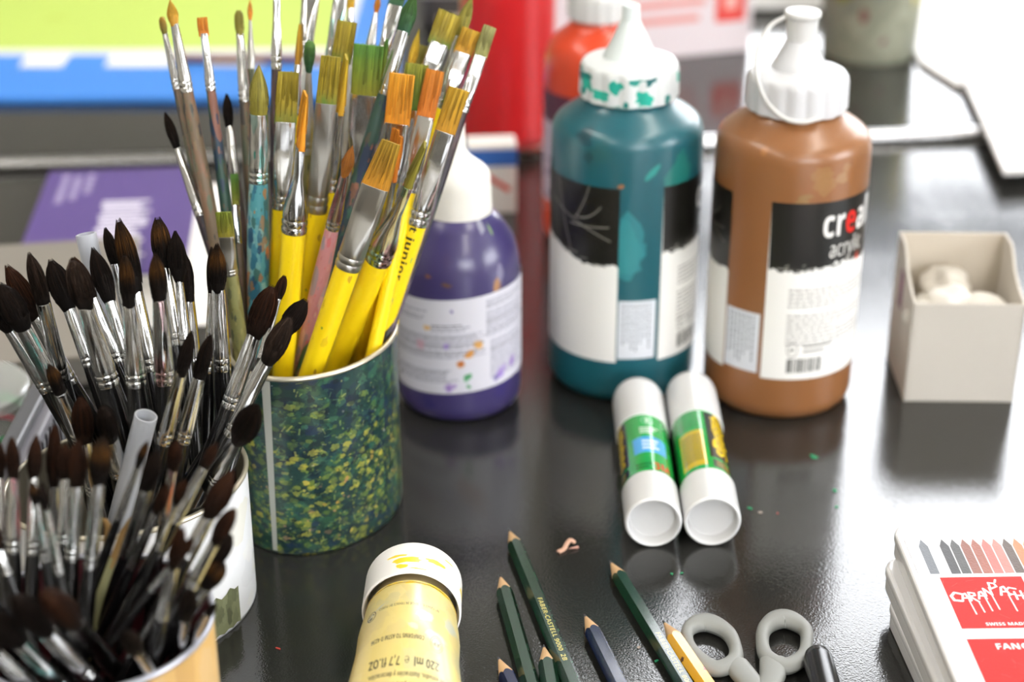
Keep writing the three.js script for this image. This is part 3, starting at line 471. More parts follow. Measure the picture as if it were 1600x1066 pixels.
{ // violet pad
  const t = thing('drawing_pad', 'violet drawing pad with white lettering lying behind the brushes', 'pad', [-.2695, 0, -1.105], .10);
  const w = .108, d = .19;
  part('pages', box(w, .009, d, 0, .0046, 0), M.paper, t);
  part('cover', rbox(w + .001, .0014, d + .001, .0005, -.0005, .0099, 0), std('#ffffff', .45, { map: (() => { const tx = canvas(512, 900, (g, W, H) => {
    g.fillStyle = '#574382'; g.fillRect(0, 0, W, H); g.fillStyle = '#e4e0ee';
    const rg = seeded(17); for (let y = 300; y < 880; y += 30) { const l = 120 + 50 * rg(); g.fillRect(205 + 16 * rg(), y, l, 15 + 9 * rg()); }   // large lettering, too soft to read
    g.globalAlpha = .6; for (let i = 0; i < 3; i++) for (let y = 40 + 20 * (i % 2); y < 300 - 40 * i;) { const l = 10 + 26 * rg(); g.fillRect(50 + i * 42, y, 22, l); y += l + 7; } g.globalAlpha = 1;
  }); return tx; })() }), t).geometry = planarFit(rbox(w + .001, .0014, d + .001, .0005, -.0005, .0099, 0), w, d);
}
function planarFit(g, w, d) { const p = g.attributes.position, uv = g.attributes.uv; for (let i = 0; i < p.count; i++) uv.setXY(i, p.getX(i) / w + .5, .5 - p.getZ(i) / d); return g; }
{ const t = thing('white_sheet', 'white paper sheets sticking out beneath the violet pad', 'paper', [-.222, 0, -1.075], .10); part('sheet', box(.062, .0004, .24, 0, .0002, 0), M.paper, t); }
{ // pale board at left
  const t = thing('pale_panel', 'pale grey flat box lying at the left edge behind the dark brushes', 'box', [-.345, 0, -.945], .17);
  part('tray', rbox(.24, .018, .17, .004, 0, .009, 0), std('#7d7973', .5), t); part('lid', rbox(.242, .004, .172, .0015, 0, .0185, 0), std('#857f77', .45), t);
}
{ // clear tub
  const t = thing('clear_tub', 'clear round plastic tub with green band at the left edge', 'tub', [-.276, 0, -.785]);
  part('shell', lathe(rounded([[0, .001], [.026, .001], [.029, .004], [.031, .044], [.0318, .045], [.0318, .047]], .001), 48), phys('#f4f6f4', .06, { transmission: .85, thickness: 0, side: THREE.DoubleSide }), t);
  part('lid', lathe(rounded([[0, .0495], [.030, .0492], [.0326, .048], [.0326, .043], [.032, .043]], .001), 48), phys('#f2f4f2', .1, { transmission: .7, thickness: 0 }), t);
  part('green_band', lathe([[.0296, .026], [.0299, .031]], 48), std('#2fa866', .4, { side: THREE.DoubleSide }), t);
  part('red_band', lathe([[.0289, .015], [.0292, .0185]], 48), std('#a83a4a', .5, { side: THREE.DoubleSide }), t);
}
{ // grey ribbed box
  const t = thing('ribbed_box', 'grey plastic box with ribbed side and pale rim beside the clear tub', 'box', [-.2305, 0, -.742], 0);
  const g1 = std('#58595d', .4), g2 = std('#75737a', .5);
  part('body', rbox(.012, .05, .072, .002, 0, .025, 0), g2, t); part('rim', rbox(.009, .006, .078, .002, -.004, .052, 0), g1, t);
  for (let i = 0; i < 9; i++) part('rib', rbox(.0016, .044, .0034, .0006, .0064, .024, -.032 + i * .008), g1, t);
}
{ // small carton
  const t = thing('paint_carton', 'small white carton with blue and red print behind the violet bottle', 'carton', [-.0145, 0, -1.15], .08);
  part('carton', rbox(.034, .050, .022, .001, 0, .025, 0), M.paper, t); part('blue_band', box(.0345, .012, .0225, 0, .041, 0), std('#3a6fc4', .5), t); part('red_stripe', box(.036, .0035, .0003, 0, 0, 0), std('#d8503f', .5), t, [0, .0255, .0113], [0, 0, -.6]);
  t.children[2].scale.x = .8;
}
{ // pinkish carton
  const t = thing('carton', 'white cardboard carton with red label and pink stripes at the back', 'carton', [.155, FAR_Y, -1.487], .32);
  part('carton', rbox(.185, .075, .09, .001, -.035, .0375, -.045), std('#ddd3d6', .7), t);
  part('red_label', box(.028, .03, .0004, .0365, .043, .0002), std('#d8453c', .6), t);
  for (const [y, w] of [[.048, .12], [.034, .11], [.062, .12]]) part('pink_stripe', box(w, .006, .0004, -.048, y, .0002), std('#d98f88', .6), t);
  part('red_lettering', box(.012, .012, .0003, .0365, .045, .0005), std('#eab0a8', .6), t);
}
{ const t = thing('paper_stack', 'stack of white paper at the back between carton and stained tin', 'paper', [.262, FAR_Y, -1.685], .02); part('stack', rbox(.13, .018, .12, .001, -.005, .013, 0), M.paper, t); part('board', box(.125, .004, .115, -.005, .002, 0), std('#3a3a34', .8), t); }
{ const t = thing('magazine', 'white magazine lying at the top edge above the carton', 'magazine', [.05, FAR_Y, -1.60], .1); part('pages', rbox(.2, .012, .11, .001, -.02, .006, 0), std('#efe6dc', .7), t); part('cover', box(.2, .0006, .11, -.02, .0123, 0), std('#ecd9c8', .5), t); }
{ const t = thing('black_case', 'dark case with grey lid at the top edge behind the brushes', 'case', [-.072, FAR_Y, -1.64], .05); part('base', rbox(.05, .03, .14, .003, .012, .015, 0), std('#3b3a3c', .5), t); part('lid', rbox(.052, .008, .142, .003, .012, .034, 0), std('#c9c8cc', .4), t); }
{ // stained tin
  const t = thing('paint_tin', 'grey green paint-stained tin with yellow drips at the back right', 'tin', [.3125, FAR_Y, -1.50], -.2);
  const skin = canvas(1024, 512, (g, W, H) => { const rg = seeded(41); g.fillStyle = '#7d7f6e'; g.fillRect(0, 0, W, H); splatter(g, W, H, ['#8a8c7a', '#74766a', '#6d6f60', '#939582'], 90, 8, 60, rg); for (const [c, x, y, r, s] of [['#2c2d2f', 440, 120, 60, 1.4], ['#2e2f32', 430, 60, 60, 1.5], ['#b98f28', 425, 60, 26, 1.2], ['#7a7a2c', 410, 260, 40, .9], ['#5c4a42', 500, 210, 20, .8], ['#4c4a44', 570, 200, 18, 1.5], ['#6c3a34', 490, 330, 16, 2], ['#c9ba4a', 662, 100, 22, 5], ['#c9ba4a', 668, 240, 14, 6], ['#6a3a4a', 560, 420, 12, 1]]) { g.fillStyle = c; g.globalAlpha = .85; for (let i = 0; i < 4; i++) blob(g, x + (rg() - .5) * r, y + (rg() - .5) * r, r * (.5 + .4 * rg()), rg, s); } g.globalAlpha = 1; }, THREE.RepeatWrapping);
  const g = lathe(rounded([[0, .002], [.0395, .002], [.0405, 0], [.0412, .002], [.0412, .006], [.0455, .115], [.0465, .117], [.0455, .119], [.0435, .117], [.039, .01], [0, .01]], .0006), 56); g.rotateY(PI); spinUV(g, .119);
  part('can', g, std('#ffffff', .5, { map: skin, side: THREE.DoubleSide }), t);
}
{ // white boards at right
  const foam = std('#f4f3f0', .6), mk = (name, lab, pts, y, h, tilt = [0, 0]) => { const s = new THREE.Shape(pts.map(([x, z]) => new THREE.Vector2(x, -z))); return solo(name, slabOf(s, h, .0006, y), foam, lab, 'board', [0, 0, 0]); };
  const a = mk('foam_board', 'large white foam board lying on the far table at right', [[.349, -1.459], [.366, -1.392], [.62, -1.43], [.66, -1.75], [.37, -1.74]], FAR_Y + .0004, .005);
  const b = solo('foam_board', slabOf(new THREE.Shape([[0, 0], [.064, .012], [.045, -.205], [-.0185, -.2125]].map(([x, y]) => new THREE.Vector2(x, y))), .004, .0006), foam, 'narrow white foam board bridging the two tables at right', 'board', [.3717, .0136, -1.4016]); 
  b.rotation.x = .018; 
  const c = thing('grey_card', 'grey card resting on the white boards at the right edge', 'card', [.445, .0139, -1.405], .1); part('card', rbox(.055, .003, .06, .0008, 0, .0015, 0), std('#9b9a98', .6), c);
}
// ---------------------------------------------------------------- small litter on the table
{
  const fleck = (x, z, r, c, lab, name = 'paint_fleck', s = 1) => { const sh = new THREE.Shape(), rg = seeded(Math.round(x * 1e5 + z * 1e4)); for (let i = 0; i < 9; i++) { const a = i / 9 * 2 * PI, q = r * (.5 + .7 * rg()); i ? sh.lineTo(Math.cos(a) * q, Math.sin(a) * q * s) : sh.moveTo(Math.cos(a) * q, Math.sin(a) * q * s); } return solo(name, slabOf(sh, .0004, .0001, 0), std(c, .6), lab, name === 'paint_fleck' ? 'paint fleck' : 'crumb', [x, .0001, z], rg() * 3, 'flecks on the worktable'); };
  for (const [x, z, r, lab] of [[.1576, -.7984, .0030, 'largest green paint fleck, in front of the ochre bottle'], [.1629, -.7641, .0017, 'round green paint fleck at the edge of the bright reflection'], [.161, -.7487, .0014, 'slanted green paint fleck nearest the crayon tins'], [.0745, -.6889, .0011, 'left of two tiny green flecks below the glue sticks'], [.0790, -.6895, .0010, 'right of two tiny green flecks below the glue sticks'], [.118, -.747, .0016, 'small green fleck right of the glue stick knobs'], [.0622, -.6215, .0012, 'green fleck touching the lettered green pencil'], [-.0610, -.7375, .0018, 'dark green fleck right of the patterned can']]) fleck(x, z, r, '#1f8a5c', lab, 'paint_fleck', .6);
  for (const [x, z, r, lab] of [[.0553, -.6315, .0009, 'pale crumb between navy and green pencils'], [.1225, -.7435, .0012, 'pinkish crumb right of the glue stick knobs']]) fleck(x, z, r, '#a89c94', lab, 'crumb');
  for (const [x, z, r, lab] of [[-.102, -.6305, .0012, 'red paint fleck beside the white can'], [.131, -.7425, .0010, 'small red fleck right of the glue sticks']]) fleck(x, z, r, '#a8382c', lab, 'paint_fleck', .5);
  const t = thing('wood_shaving', 'curled pinkish pencil shaving right of the long green pencil', 'shaving', [.0262, 0, -.7105], .5);
  const c = new THREE.CatmullRomCurve3([V3(-.0055, .0008, .0008), V3(-.002, .0012, .0004), V3(.001, .0026, -.0012), V3(.0036, .003, -.0022), V3(.005, .0018, -.001)]), g = new THREE.TubeGeometry(c, 20, .0011, 6); g.scale(1, .8, 1.3);
  part('curl', g, std('#c9a08a', .8), t); part('splinter', new THREE.ConeGeometry(.0008, .006, 5).rotateZ(1.4).translate(.002, .0012, .002), std('#b98a7c', .8), t);
}

// ---------------------------------------------------------------- cans
function ovalCan(c, a, b, ph, h, label, wrapMat, insideMat, rimMat, seam) {
  const t = thing('tin_can', label, 'can', [c[0], 0, c[1]], ph), n = 72, w = .0009;
  const side = loft([{ y: .0008, rx: a - .001, rz: b - .001 }, { y: 0, rx: a - .0002, rz: b - .0002 }, { y: .0016, rx: a, rz: b }, { y: h - .002, rx: a, rz: b }], n, true, false);
  { const p = side.attributes.position, uv = side.attributes.uv; for (let i = 0; i < p.count; i++) uv.setXY(i, (Math.atan2(p.getX(i), p.getZ(i)) / (2 * PI) + 1) % 1, p.getY(i) / h); for (let i = 0; i < p.count; i++) { } }
  fixSeam(side); part('wall', side, wrapMat, t);
  const inn = loft([{ y: h - .002, rx: a - w, rz: b - w }, { y: .002, rx: a - w, rz: b - w }, { y: .002, rx: .0001, rz: .0001 }], n, false, false); part('inside', inn, insideMat, t);
  const rim = []; for (let j = 0; j <= 10; j++) { const q = j / 10 * 2 * PI; rim.push({ y: h - .0012 + .0013 * Math.sin(q), rx: a - .0004 + .0012 * Math.cos(q), rz: b - .0004 + .0012 * Math.cos(q) }); } part('rim', loft(rim, n, false, false), rimMat, t);
  return t;
}
function fixSeam(g) { // keep triangles from spanning the texture seam
  const ng = g.toNonIndexed(), uv = ng.attributes.uv; for (let i = 0; i < uv.count; i += 3) { const u = [0, 1, 2].map((k) => uv.getX(i + k)), m = Math.max(...u); if (m - Math.min(...u) > .5) for (let k = 0; k < 3; k++) if (u[k] < .5) uv.setX(i + k, u[k] + 1); }
  g.index = null; for (const k of ['position', 'normal', 'uv']) g.setAttribute(k, ng.attributes[k]); g.setIndex(null); return g;
}
const foliage = canvas(2048, 1024, (g, w, h) => {     // dabbed green and gold print, no picture in particular
  const rg = seeded(23); g.fillStyle = '#1f3a38'; g.fillRect(0, 0, w, h);
  const dab = (cols, n, r0, r1, y0, y1, al = .8) => { for (let i = 0; i < n; i++) { g.fillStyle = cols[Math.floor(rg() * cols.length)]; g.globalAlpha = al * (.5 + .5 * rg()); blob(g, rg() * w, h * (y0 + (y1 - y0) * rg()), r0 + (r1 - r0) * rg() ** 2, rg, .45 + .7 * rg(), rg() * 3); } };
  dab(['#16302e', '#1b2f3d', '#12262c', '#2a4a34', '#24403a', '#2f5a4a'], 1300, 14, 60, 0, 1);
  dab(['#1a2a44', '#17263a', '#101c28'], 380, 12, 44, 0, .55); dab(['#3c6a4a', '#4a7a58', '#35604c', '#4c6a3c'], 1000, 6, 28, 0, 1, .55);
  dab(['#6a7a30', '#7f8a34', '#8f9440', '#5c6e2c'], 1500, 5, 24, .15, 1, .6); dab(['#a8a03c', '#b9a83e', '#8f9038', '#9c9a3a'], 900, 5, 20, .38, 1, .7);
  dab(['#c9b04a', '#d6bc54', '#b98f3a'], 330, 4, 14, .5, .95, .8); dab(['#c9c2b0', '#9fb0a4', '#b9a890'], 150, 2, 9, 0, 1, .7); dab(['#b9805c', '#c98f6a', '#a86a4a'], 60, 6, 17, .6, .95, .7); dab(['#20304c', '#1c2c48'], 140, 10, 30, .75, 1, .7); dab(['#14262c', '#1a2c24', '#101e22'], 900, 3, 15, 0, 1, .8);
  g.globalAlpha = .55; for (let i = 0; i < 1100; i++) { g.strokeStyle = ['#8f9a4a', '#5c7a5a', '#1c3032', '#b0a85a', '#16282a'][i % 5]; g.lineWidth = 2 + 5 * rg(); const x = rg() * w, y = rg() * h; g.beginPath(); g.moveTo(x, y); g.lineTo(x + 50 * (rg() - .5), y + 50 * (rg() - .3)); g.stroke(); } g.globalAlpha = 1;
  // the pale paper seam
}, THREE.RepeatWrapping);
const canIn = std('#b8b2a0', .35, { metalness: .6 }), canRim = std('#c9c2ae', .35, { metalness: .7 });
{
  const t = ovalCan([-.0941, -.7507], .0476, .0369, 1.1435, .0949, 'tin can wrapped in a dappled green and gold print, full of coloured brushes', phys('#ffffff', .3, { map: foliage, clearcoat: .3, clearcoatRoughness: .15 }), canIn, canRim);
  // overlap strip of the wrap
  const n = 6, a = .0476, b = .0369, pos = [], idx = []; const A0 = 3.16, A1 = 3.16 + .115;
  for (let i = 0; i <= n; i++) for (const y of [.002, .0925]) { const q = A0 + (A1 - A0) * i / n * (y < .01 ? .55 : 1); pos.push(Math.cos(q) * (a + .0004), y, -Math.sin(q) * (b + .0004)); }
  for (let i = 0; i < n; i++) { const k = 2 * i; idx.push(k, k + 2, k + 1, k + 1, k + 2, k + 3); }
  const g = new THREE.BufferGeometry(); g.setAttribute('position', new THREE.Float32BufferAttribute(pos, 3)); g.setAttribute('uv', new THREE.Float32BufferAttribute(new Float32Array(pos.length / 3 * 2), 2)); g.setIndex(idx); g.computeVertexNormals();
  part('overlap_strip', g, std('#aeb0a8', .5, { side: THREE.DoubleSide }), t).userData.label = 'pale strip where the wrap overlaps';
}
{
  const wrap = canvas(1024, 512, (g, w, h) => { const rg = seeded(3); g.fillStyle = '#eceff2'; g.fillRect(0, 0, w, h); splatter(g, w, h, ['#e4e8ea', '#f2f2ee', '#e6e6dc'], 40, 10, 60, rg); g.fillStyle = '#e8dc8a'; g.globalAlpha = .7; blob(g, 190, 420, 9, rg); blob(g, 210, 100, 8, rg); g.globalAlpha = 1; }, THREE.RepeatWrapping);
  const t = ovalCan([-.1682, -.6641], .0537, .0469, .6702, .0678, 'white tin can with a torn grey sticker, crowded with dark-haired brushes', phys('#ffffff', .4, { map: wrap }), canIn, canRim);
  const q0 = 4.93, pos = [], idx = [], n = 6; for (let i = 0; i <= n; i++) for (const y of [.0012 + .001 * (i % 2), .0205 + .0015 * Math.sin(i * 2)]) { const q = q0 + .34 * i / n; pos.push(Math.cos(q) * .0541, y, -Math.sin(q) * .0473); }
  for (let i = 0; i < n; i++) { const k = 2 * i; idx.push(k, k + 2, k + 1, k + 1, k + 2, k + 3); }
  const g = new THREE.BufferGeometry(); g.setAttribute('position', new THREE.Float32BufferAttribute(pos, 3)); g.setAttribute('uv', new THREE.Float32BufferAttribute(new Float32Array(pos.length / 3 * 2).map((_, i) => i % 2 ? pos[3 * (i >> 1) + 1] * 40 : (i >> 2) / 6), 2)); g.setIndex(idx); g.computeVertexNormals();
  part('torn_sticker', g, std('#8f937c', .7, { side: THREE.DoubleSide, map: canvas(64, 64, (c, w, h) => { const rg = seeded(2); c.fillStyle = '#c9ccb4'; c.fillRect(0, 0, w, h); splatter(c, w, h, ['#a9ac94', '#d9dcc8', '#8d907c'], 30, 2, 9, rg); }) }), t);
}
{
  const wrap = canvas(1024, 256, (g, w, h) => { const rg = seeded(13); g.fillStyle = '#c9a468'; g.fillRect(0, 0, w, h); splatter(g, w, h, ['#d2b078', '#bf9a5c', '#c8a878', '#b9925a'], 70, 8, 50, rg, 3); for (let i = 0; i < 9; i++) { g.fillStyle = ['#6f7a6c', '#8a7c5c', '#7c6a4c'][i % 3]; g.globalAlpha = .6; g.fillRect(rg() * w, 0, 8 + 26 * rg(), h); } g.globalAlpha = 1; }, THREE.RepeatWrapping);
  ovalCan([-.156, -.540], .045, .045, 0, .08, 'sandy brown can with dark red inside at the lower left corner', std('#ffffff', .6, { map: wrap }), std('#3f0b14', .5), std('#aeb0ba', .35, { metalness: .6 }));
}
// ---------------------------------------------------------------- brushes
const PAL = {
  gold: ['#c98f1c', '#e0b22a'], goldtip: ['#7a7428', '#c8962c'], orange: ['#e0821a', '#ee9c26'], orangebright: ['#f0981a', '#fbb128'], orangedeep: ['#dc7a14', '#ea9020'], olive: ['#8c8226', '#a09638'], olivepale: ['#86843e', '#b0ac6a'],
  green: ['#8c8a1e', '#689a34'], darkgreen: ['#1f5236', '#4f7c28'], goldgreen: ['#9c8a1a', '#bea628'], greenolive: ['#568228', '#9a9c28'], yellow: ['#d49f1a', '#e0c02c'], rust: ['#a8661a', '#c87c24'], goldwedge: ['#cc8a14', '#bc9620'], olivegreen: ['#8a7e1e', '#869424'],
  hair: ['#0b0705', '#1d120b'], hair2: ['#120904', '#371d0d'], hair3: ['#0e0906', '#291a10'], hairgold: ['#0a0604', '#1e1209'],
};
const streak2 = rep(streakTex, 1, 30);
const bristleMat = std('#ffffff', .62, { map: streak2, bumpMap: rep(streakTex, 1, 30), bumpScale: .00012, vertexColors: true });
const hairMat = phys('#ffffff', .7, { map: streak2, bumpMap: rep(streakTex, 1, 30), bumpScale: .0002, vertexColors: true, specularIntensity: .25 });
const paintTex = (base, cols, seed, n = 60) => canvas(256, 1024, (g, w, h) => { const rg = seeded(seed); g.fillStyle = base; g.fillRect(0, 0, w, h); splatter(g, w, h, cols, n, 4, 46, rg, 2.2); splatter(g, w, h, cols, n * 3, 2, 16, rg, 1.6); }, THREE.RepeatWrapping);
const scaleV = (t) => { t.repeat.set(1, 6); return t; };
const HM = {
  brownpaint: std('#ffffff', .5, { map: scaleV(paintTex('#6f5f4c', ['#5a5a44', '#7c6a52', '#7a5c4a', '#4c5648', '#80604c', '#3a3a3c', '#5c6450'], 1)) }),
  greenpaint: std('#ffffff', .5, { map: scaleV(paintTex('#2c4a40', ['#1c2e4c', '#3a6a54', '#28483c', '#6a4c3c', '#8a5a48', '#20304a'], 2)) }),
  olivepaint: std('#ffffff', .5, { map: scaleV(paintTex('#6f6c40', ['#7f7a4c', '#565c44', '#8a8a58', '#4a503c', '#9a9460'], 3)) }),
  darkpaint: std('#ffffff', .45, { map: scaleV(paintTex('#2e2830', ['#3c2c2c', '#4a3a38', '#22202c', '#5a4440', '#2c3a34', '#6a5a68'], 4)) }),
  tealpaint: std('#ffffff', .42, { map: scaleV(paintTex('#4a8e96', ['#2c7a94', '#7fa8a4', '#1f5c74', '#b8602c', '#c46a2c', '#35605c', '#8fb8b0', '#2a6a80', '#16405c'], 6, 150)) }),
  whitepaint: std('#ffffff', .45, { map: scaleV(paintTex('#c9c8c4', ['#b4b4b0', '#d8d8d4', '#a8b0ae', '#c2b4a4'], 7)) }),
  pinkpaint: std('#ffffff', .5, { map: scaleV(paintTex('#c08488', ['#b8747c', '#c9929a', '#a0848c', '#c8646c', '#8f8a94', '#d0a8a0'], 8)) }),
  yellow: phys('#ffffff', .3, { map: scaleV(paintTex('#fbda16', ['#f6d212', '#fde024', '#f0ca10'], 9, 12)), clearcoat: .3, clearcoatRoughness: .1 }),
  yellowstain: phys('#ffffff', .32, { map: scaleV(canvas(256, 1024, (g, w, h) => { const rg = seeded(10); g.fillStyle = '#fad814'; g.fillRect(0, 0, w, h); splatter(g, w, h, ['#c8a018', '#b8882a', '#d8b418'], 26, 3, 16, rg, 1.8); splatter(g, w, h, ['#d0521c', '#c83a1c', '#8a6a1c', '#3c6a3c'], 14, 2, 11, rg, 1.5); }, THREE.RepeatWrapping)), clearcoat: .3, clearcoatRoughness: .1 }),
  yellowtext: phys('#ffffff', .3, { map: canvas(512, 1024, (g, w, h) => { const rg = seeded(11); g.fillStyle = '#fbda16'; g.fillRect(0, 0, w, h); splatter(g, w, h, ['#6ab0b8', '#7cc0b4', '#8fc0a0', '#4a9ab0'], 30, 4, 26, rg, 2.4); g.fillStyle = '#28240c'; for (const x of [90, 346]) { g.save(); g.translate(x, h - 380); g.rotate(PI / 2); g.font = 'bold 78px sans-serif'; g.fillText('artist junior', -120, 0, 420); g.restore(); } }, THREE.RepeatWrapping), clearcoat: .3, clearcoatRoughness: .1 }),
  black: phys('#101011', .2, { clearcoat: .5, clearcoatRoughness: .1 }),
};
HM.yellowtext.map.repeat.set(1, 9);
const metal = (o = {}) => new THREE.MeshStandardMaterial({ color: '#d8d8d7', metalness: 1, roughness: .16, bumpMap: rep(softTex, .6, 3), bumpScale: .00035, ...o });
const stainFerrule = (cols, seed, n) => canvas(256, 256, (g, w, h) => { const rg = seeded(seed); g.fillStyle = '#d6d6d4'; g.fillRect(0, 0, w, h); splatter(g, w, h, cols, n, 3, 26, rg, 3); }, THREE.RepeatWrapping);
const FM = { clean: metal(), worn: metal({ roughness: .3, color: '#c4c2bc' }), teal: metal({ color: '#ffffff', map: rep(stainFerrule(['#3fa79a', '#7fc4ba', '#9ab8b4'], 1, 26), 1, 25) }), orange: metal({ color: '#ffffff', map: rep(stainFerrule(['#b8793a', '#c9a070', '#8a8060'], 2, 20), 1, 25) }), pink: metal({ color: '#ffffff', map: rep(stainFerrule(['#c98a9a', '#b87a7a', '#a89a9c'], 3, 18), 1, 25) }), green: metal({ color: '#ffffff', map: rep(stainFerrule(['#a8c4a8', '#c9a0a0', '#b8c0b8'], 4, 12), 1, 25) }) };
function colored(g, fn) { const p = g.attributes.position, c = new Float32Array(p.count * 3); for (let i = 0; i < p.count; i++) { const q = fn(p.getX(i), p.getY(i), p.getZ(i)); c[3 * i] = q.r; c[3 * i + 1] = q.g; c[3 * i + 2] = q.b; } g.setAttribute('color', new THREE.BufferAttribute(c, 3)); return g; }
function bristles(type, pal, y0, y1, bw, tw, rg, thick) {
  const len = y1 - y0, dark = pal.startsWith('hair'), base = new THREE.Color(PAL[pal][0]), tip = new THREE.Color(PAL[pal][1]), goldC = new THREE.Color('#6b4519'), greyC = new THREE.Color('#6a5a50'), greenC = new THREE.Color('#2f7a30');
  const col = (x, y, z) => {
    const t = Math.max(0, Math.min(1, (y - y0) / len)), c = base.clone().lerp(tip, t), s = perlin.noise(x * 2600, y * 60, z * 2600 + bw * 999);
    if (pal === 'hairgold') c.lerp(goldC, Math.max(0, .75 - Math.abs(t - .72) * 3.2) * (.7 + s * .6)); if (pal === 'hair3') c.lerp(greyC, Math.max(0, s) * .9 * t);
    if (pal === 'goldgreen' && t < .3) c.lerp(greenC, .75 * Math.max(0, .3 - t) / .3 * (.6 + s)); if ((pal === 'goldgreen' || pal === 'yellow') && t > .9) c.lerp(greenC, .35 * (.5 + s)); if (pal === 'green' && t > .75) c.lerp(greenC, .3);
    return c.multiplyScalar(1 + .3 * s);
  };
  const geos = [], steps = 10; let shapeAt;
  const round2 = .42 + .34 * rg(), bend = (rg() - .5) * (dark ? .10 : .04), bendz = (rg() - .5) * .05;
  const H = { R: (t) => t < .35 ? tw + (bw - tw) * t / .35 : bw * (1 - ((t - .35) / .65) ** 1.7 * .94), B: (t) => t < .4 ? tw + (bw - tw) * t / .4 : bw * (1 - Math.max(0, (t - .8) / .2) ** 2 * .5), H: (t) => t < .42 ? tw + (bw - tw) * Math.sin(t / .42 * PI / 2) : bw * Math.max(.05, 1 - ((t - .42) / .58) ** 2.1) ** round2 };
  const round = H[type];
  const tuft = (cx, w0, w1, top, d0, d1) => {
    const secs = []; for (let j = 0; j <= steps; j++) { const t = j / steps, e = t > .9 ? 1 - ((t - .9) / .1) ** 2 * .25 : 1; secs.push({ y: y0 - .001 + (len * top + .001) * t, rx: (w0 + (w1 - w0) * t) / 2, rz: (d0 + (d1 - d0) * t) / 2 * e, p: 3.2 - .6 * t, ox: cx * (1 + .25 * t) + bend * len * t * t, oz: bendz * len * t * t }); } geos.push(loft(secs, 22));
    for (let i = 0; i < 40; i++) strand((s) => [cx * (1 + .25 * s) + bend * len * s * s, bendz * len * s * s, (w0 + (w1 - w0) * s) / 2, (d0 + (d1 - d0) * s) / 2], true, top);
  };
  function strand(at, flat, top = 1) {      // one loose hair lying on the tuft, ending a little past it
    const a = rg() * 2 * PI, s0 = .1 + .5 * rg(), s1 = top * (flat ? 1.0 + .035 * rg() : .86 + .2 * rg()), n = 4, hw = (dark ? .00016 : .00019) * (.8 + .7 * rg()), pos = [], idx = [], k = flat ? (rg() * 2 - 1) : 0, side = rg() > .5 ? 1 : -1, out = 1.0 + .09 * rg();
    for (let j = 0; j <= n; j++) { const s = s0 + (s1 - s0) * j / n, [ox, oz, rx, rz] = at(Math.min(1, s / top)), x = flat ? ox + k * rx : ox + Math.cos(a) * rx * out * .98, z = flat ? oz + side * rz * 1.0 : oz + Math.sin(a) * rz * out * .98, q = hw * (1 - .75 * (j / n) ** 2), y = y0 + len * s; pos.push(x - q, y, z, x + q, y, z, x, y, z + side * q * 1.4); }
    for (let j = 0; j < n; j++) { const b = 3 * j; for (const [u, v] of [[0, 1], [1, 2], [2, 0]]) idx.push(b + u, b + v, b + 3 + u, b + 3 + u, b + v, b + 3 + v); }
    const g = new THREE.BufferGeometry(); g.setAttribute('position', new THREE.Float32BufferAttribute(pos, 3)); g.setAttribute('uv', new THREE.Float32BufferAttribute(pos.map((_, i) => i * .37 % 1).slice(0, pos.length / 3 * 2), 2)); g.setIndex(idx); g.computeVertexNormals(); g.userData.tint = dark ? .5 + 2.6 * rg() ** 2 : .75 + .5 * rg(); geos.push(g);
  }
  if (round) {
    const at = (t) => [bend * len * t * t, bendz * len * t * t, round(t) / 2, round(t) / 2 * .9], secs = [];
    for (let j = 0; j <= 14; j++) { const t = j / 14, [ox, oz, rx, rz] = at(t), wob = 1 + .05 * Math.sin(j * 2.3 + bw * 9e3); secs.push({ y: y0 - .001 + (len + .001) * t, rx: rx * wob, rz: rz * wob, ox, oz }); }
    geos.push(loft(secs, 22)); for (let i = 0; i < (dark ? 150 : 50); i++) strand(at, false);
  } else if (type === 'S') { tuft(-bw * .3, bw * .42, bw * .3, .92, thick, thick * .4); tuft(bw * .02, bw * .36, bw * .24, 1, thick, thick * .4); tuft(bw * .32, bw * .36, bw * .22, .97, thick, thick * .4); }
  else { const w1 = pal === 'goldwedge' ? .66 : .97 + .12 * (rg() - .5); tuft(0, Math.max(bw, tw * .98), bw * w1, 1, thick, thick * .34); }
  return mergeGeometries(geos.map((g) => { const n = g.toNonIndexed(), tint = g.userData.tint; return colored(n, tint ? (x, y, z) => col(x, y, z).multiplyScalar(tint) : col); }));
}
function ferrule(flat, y0, y1, rb, wt, thick) {
  const h = y1 - y0, S = (t, k) => ({ t, k }), rows = [[0, .97], [.012, 1.0], [.055, 1.02], [.075, .94], [.085, .94], [.10, 1.02], [.14, 1.02], [.155, .95], [.165, .95], [.18, 1.0], [.25, .99]], secs = [];
  const m = flat ? .30 : .25, full = flat ? .64 : 1;
  for (const [t, k] of rows) secs.push({ y: y0 + h * t, rx: rb * k, rz: rb * k });
  for (let j = 1; j <= 12; j++) { const t = m + (1 - m) * j / 12, s = Math.min(1, (t - .25) / (full - .25)), e = s; secs.push({ y: y0 + h * t, rx: rb * .99 + (wt / 2 - rb * .99) * e, rz: rb * .99 + ((flat ? thick / 2 * 1.12 : wt / 2) - rb * .99) * e, p: flat ? 2 + 2.2 * e : 2 }); }
  const l = secs[secs.length - 1]; secs.push({ ...l, y: y1 + .0002, rx: l.rx * .97, rz: l.rz * .97 }, { ...l, y: y1 - .0006, rx: l.rx * .9, rz: l.rz * .9 });
  return loft(secs, 26, true, true);
}
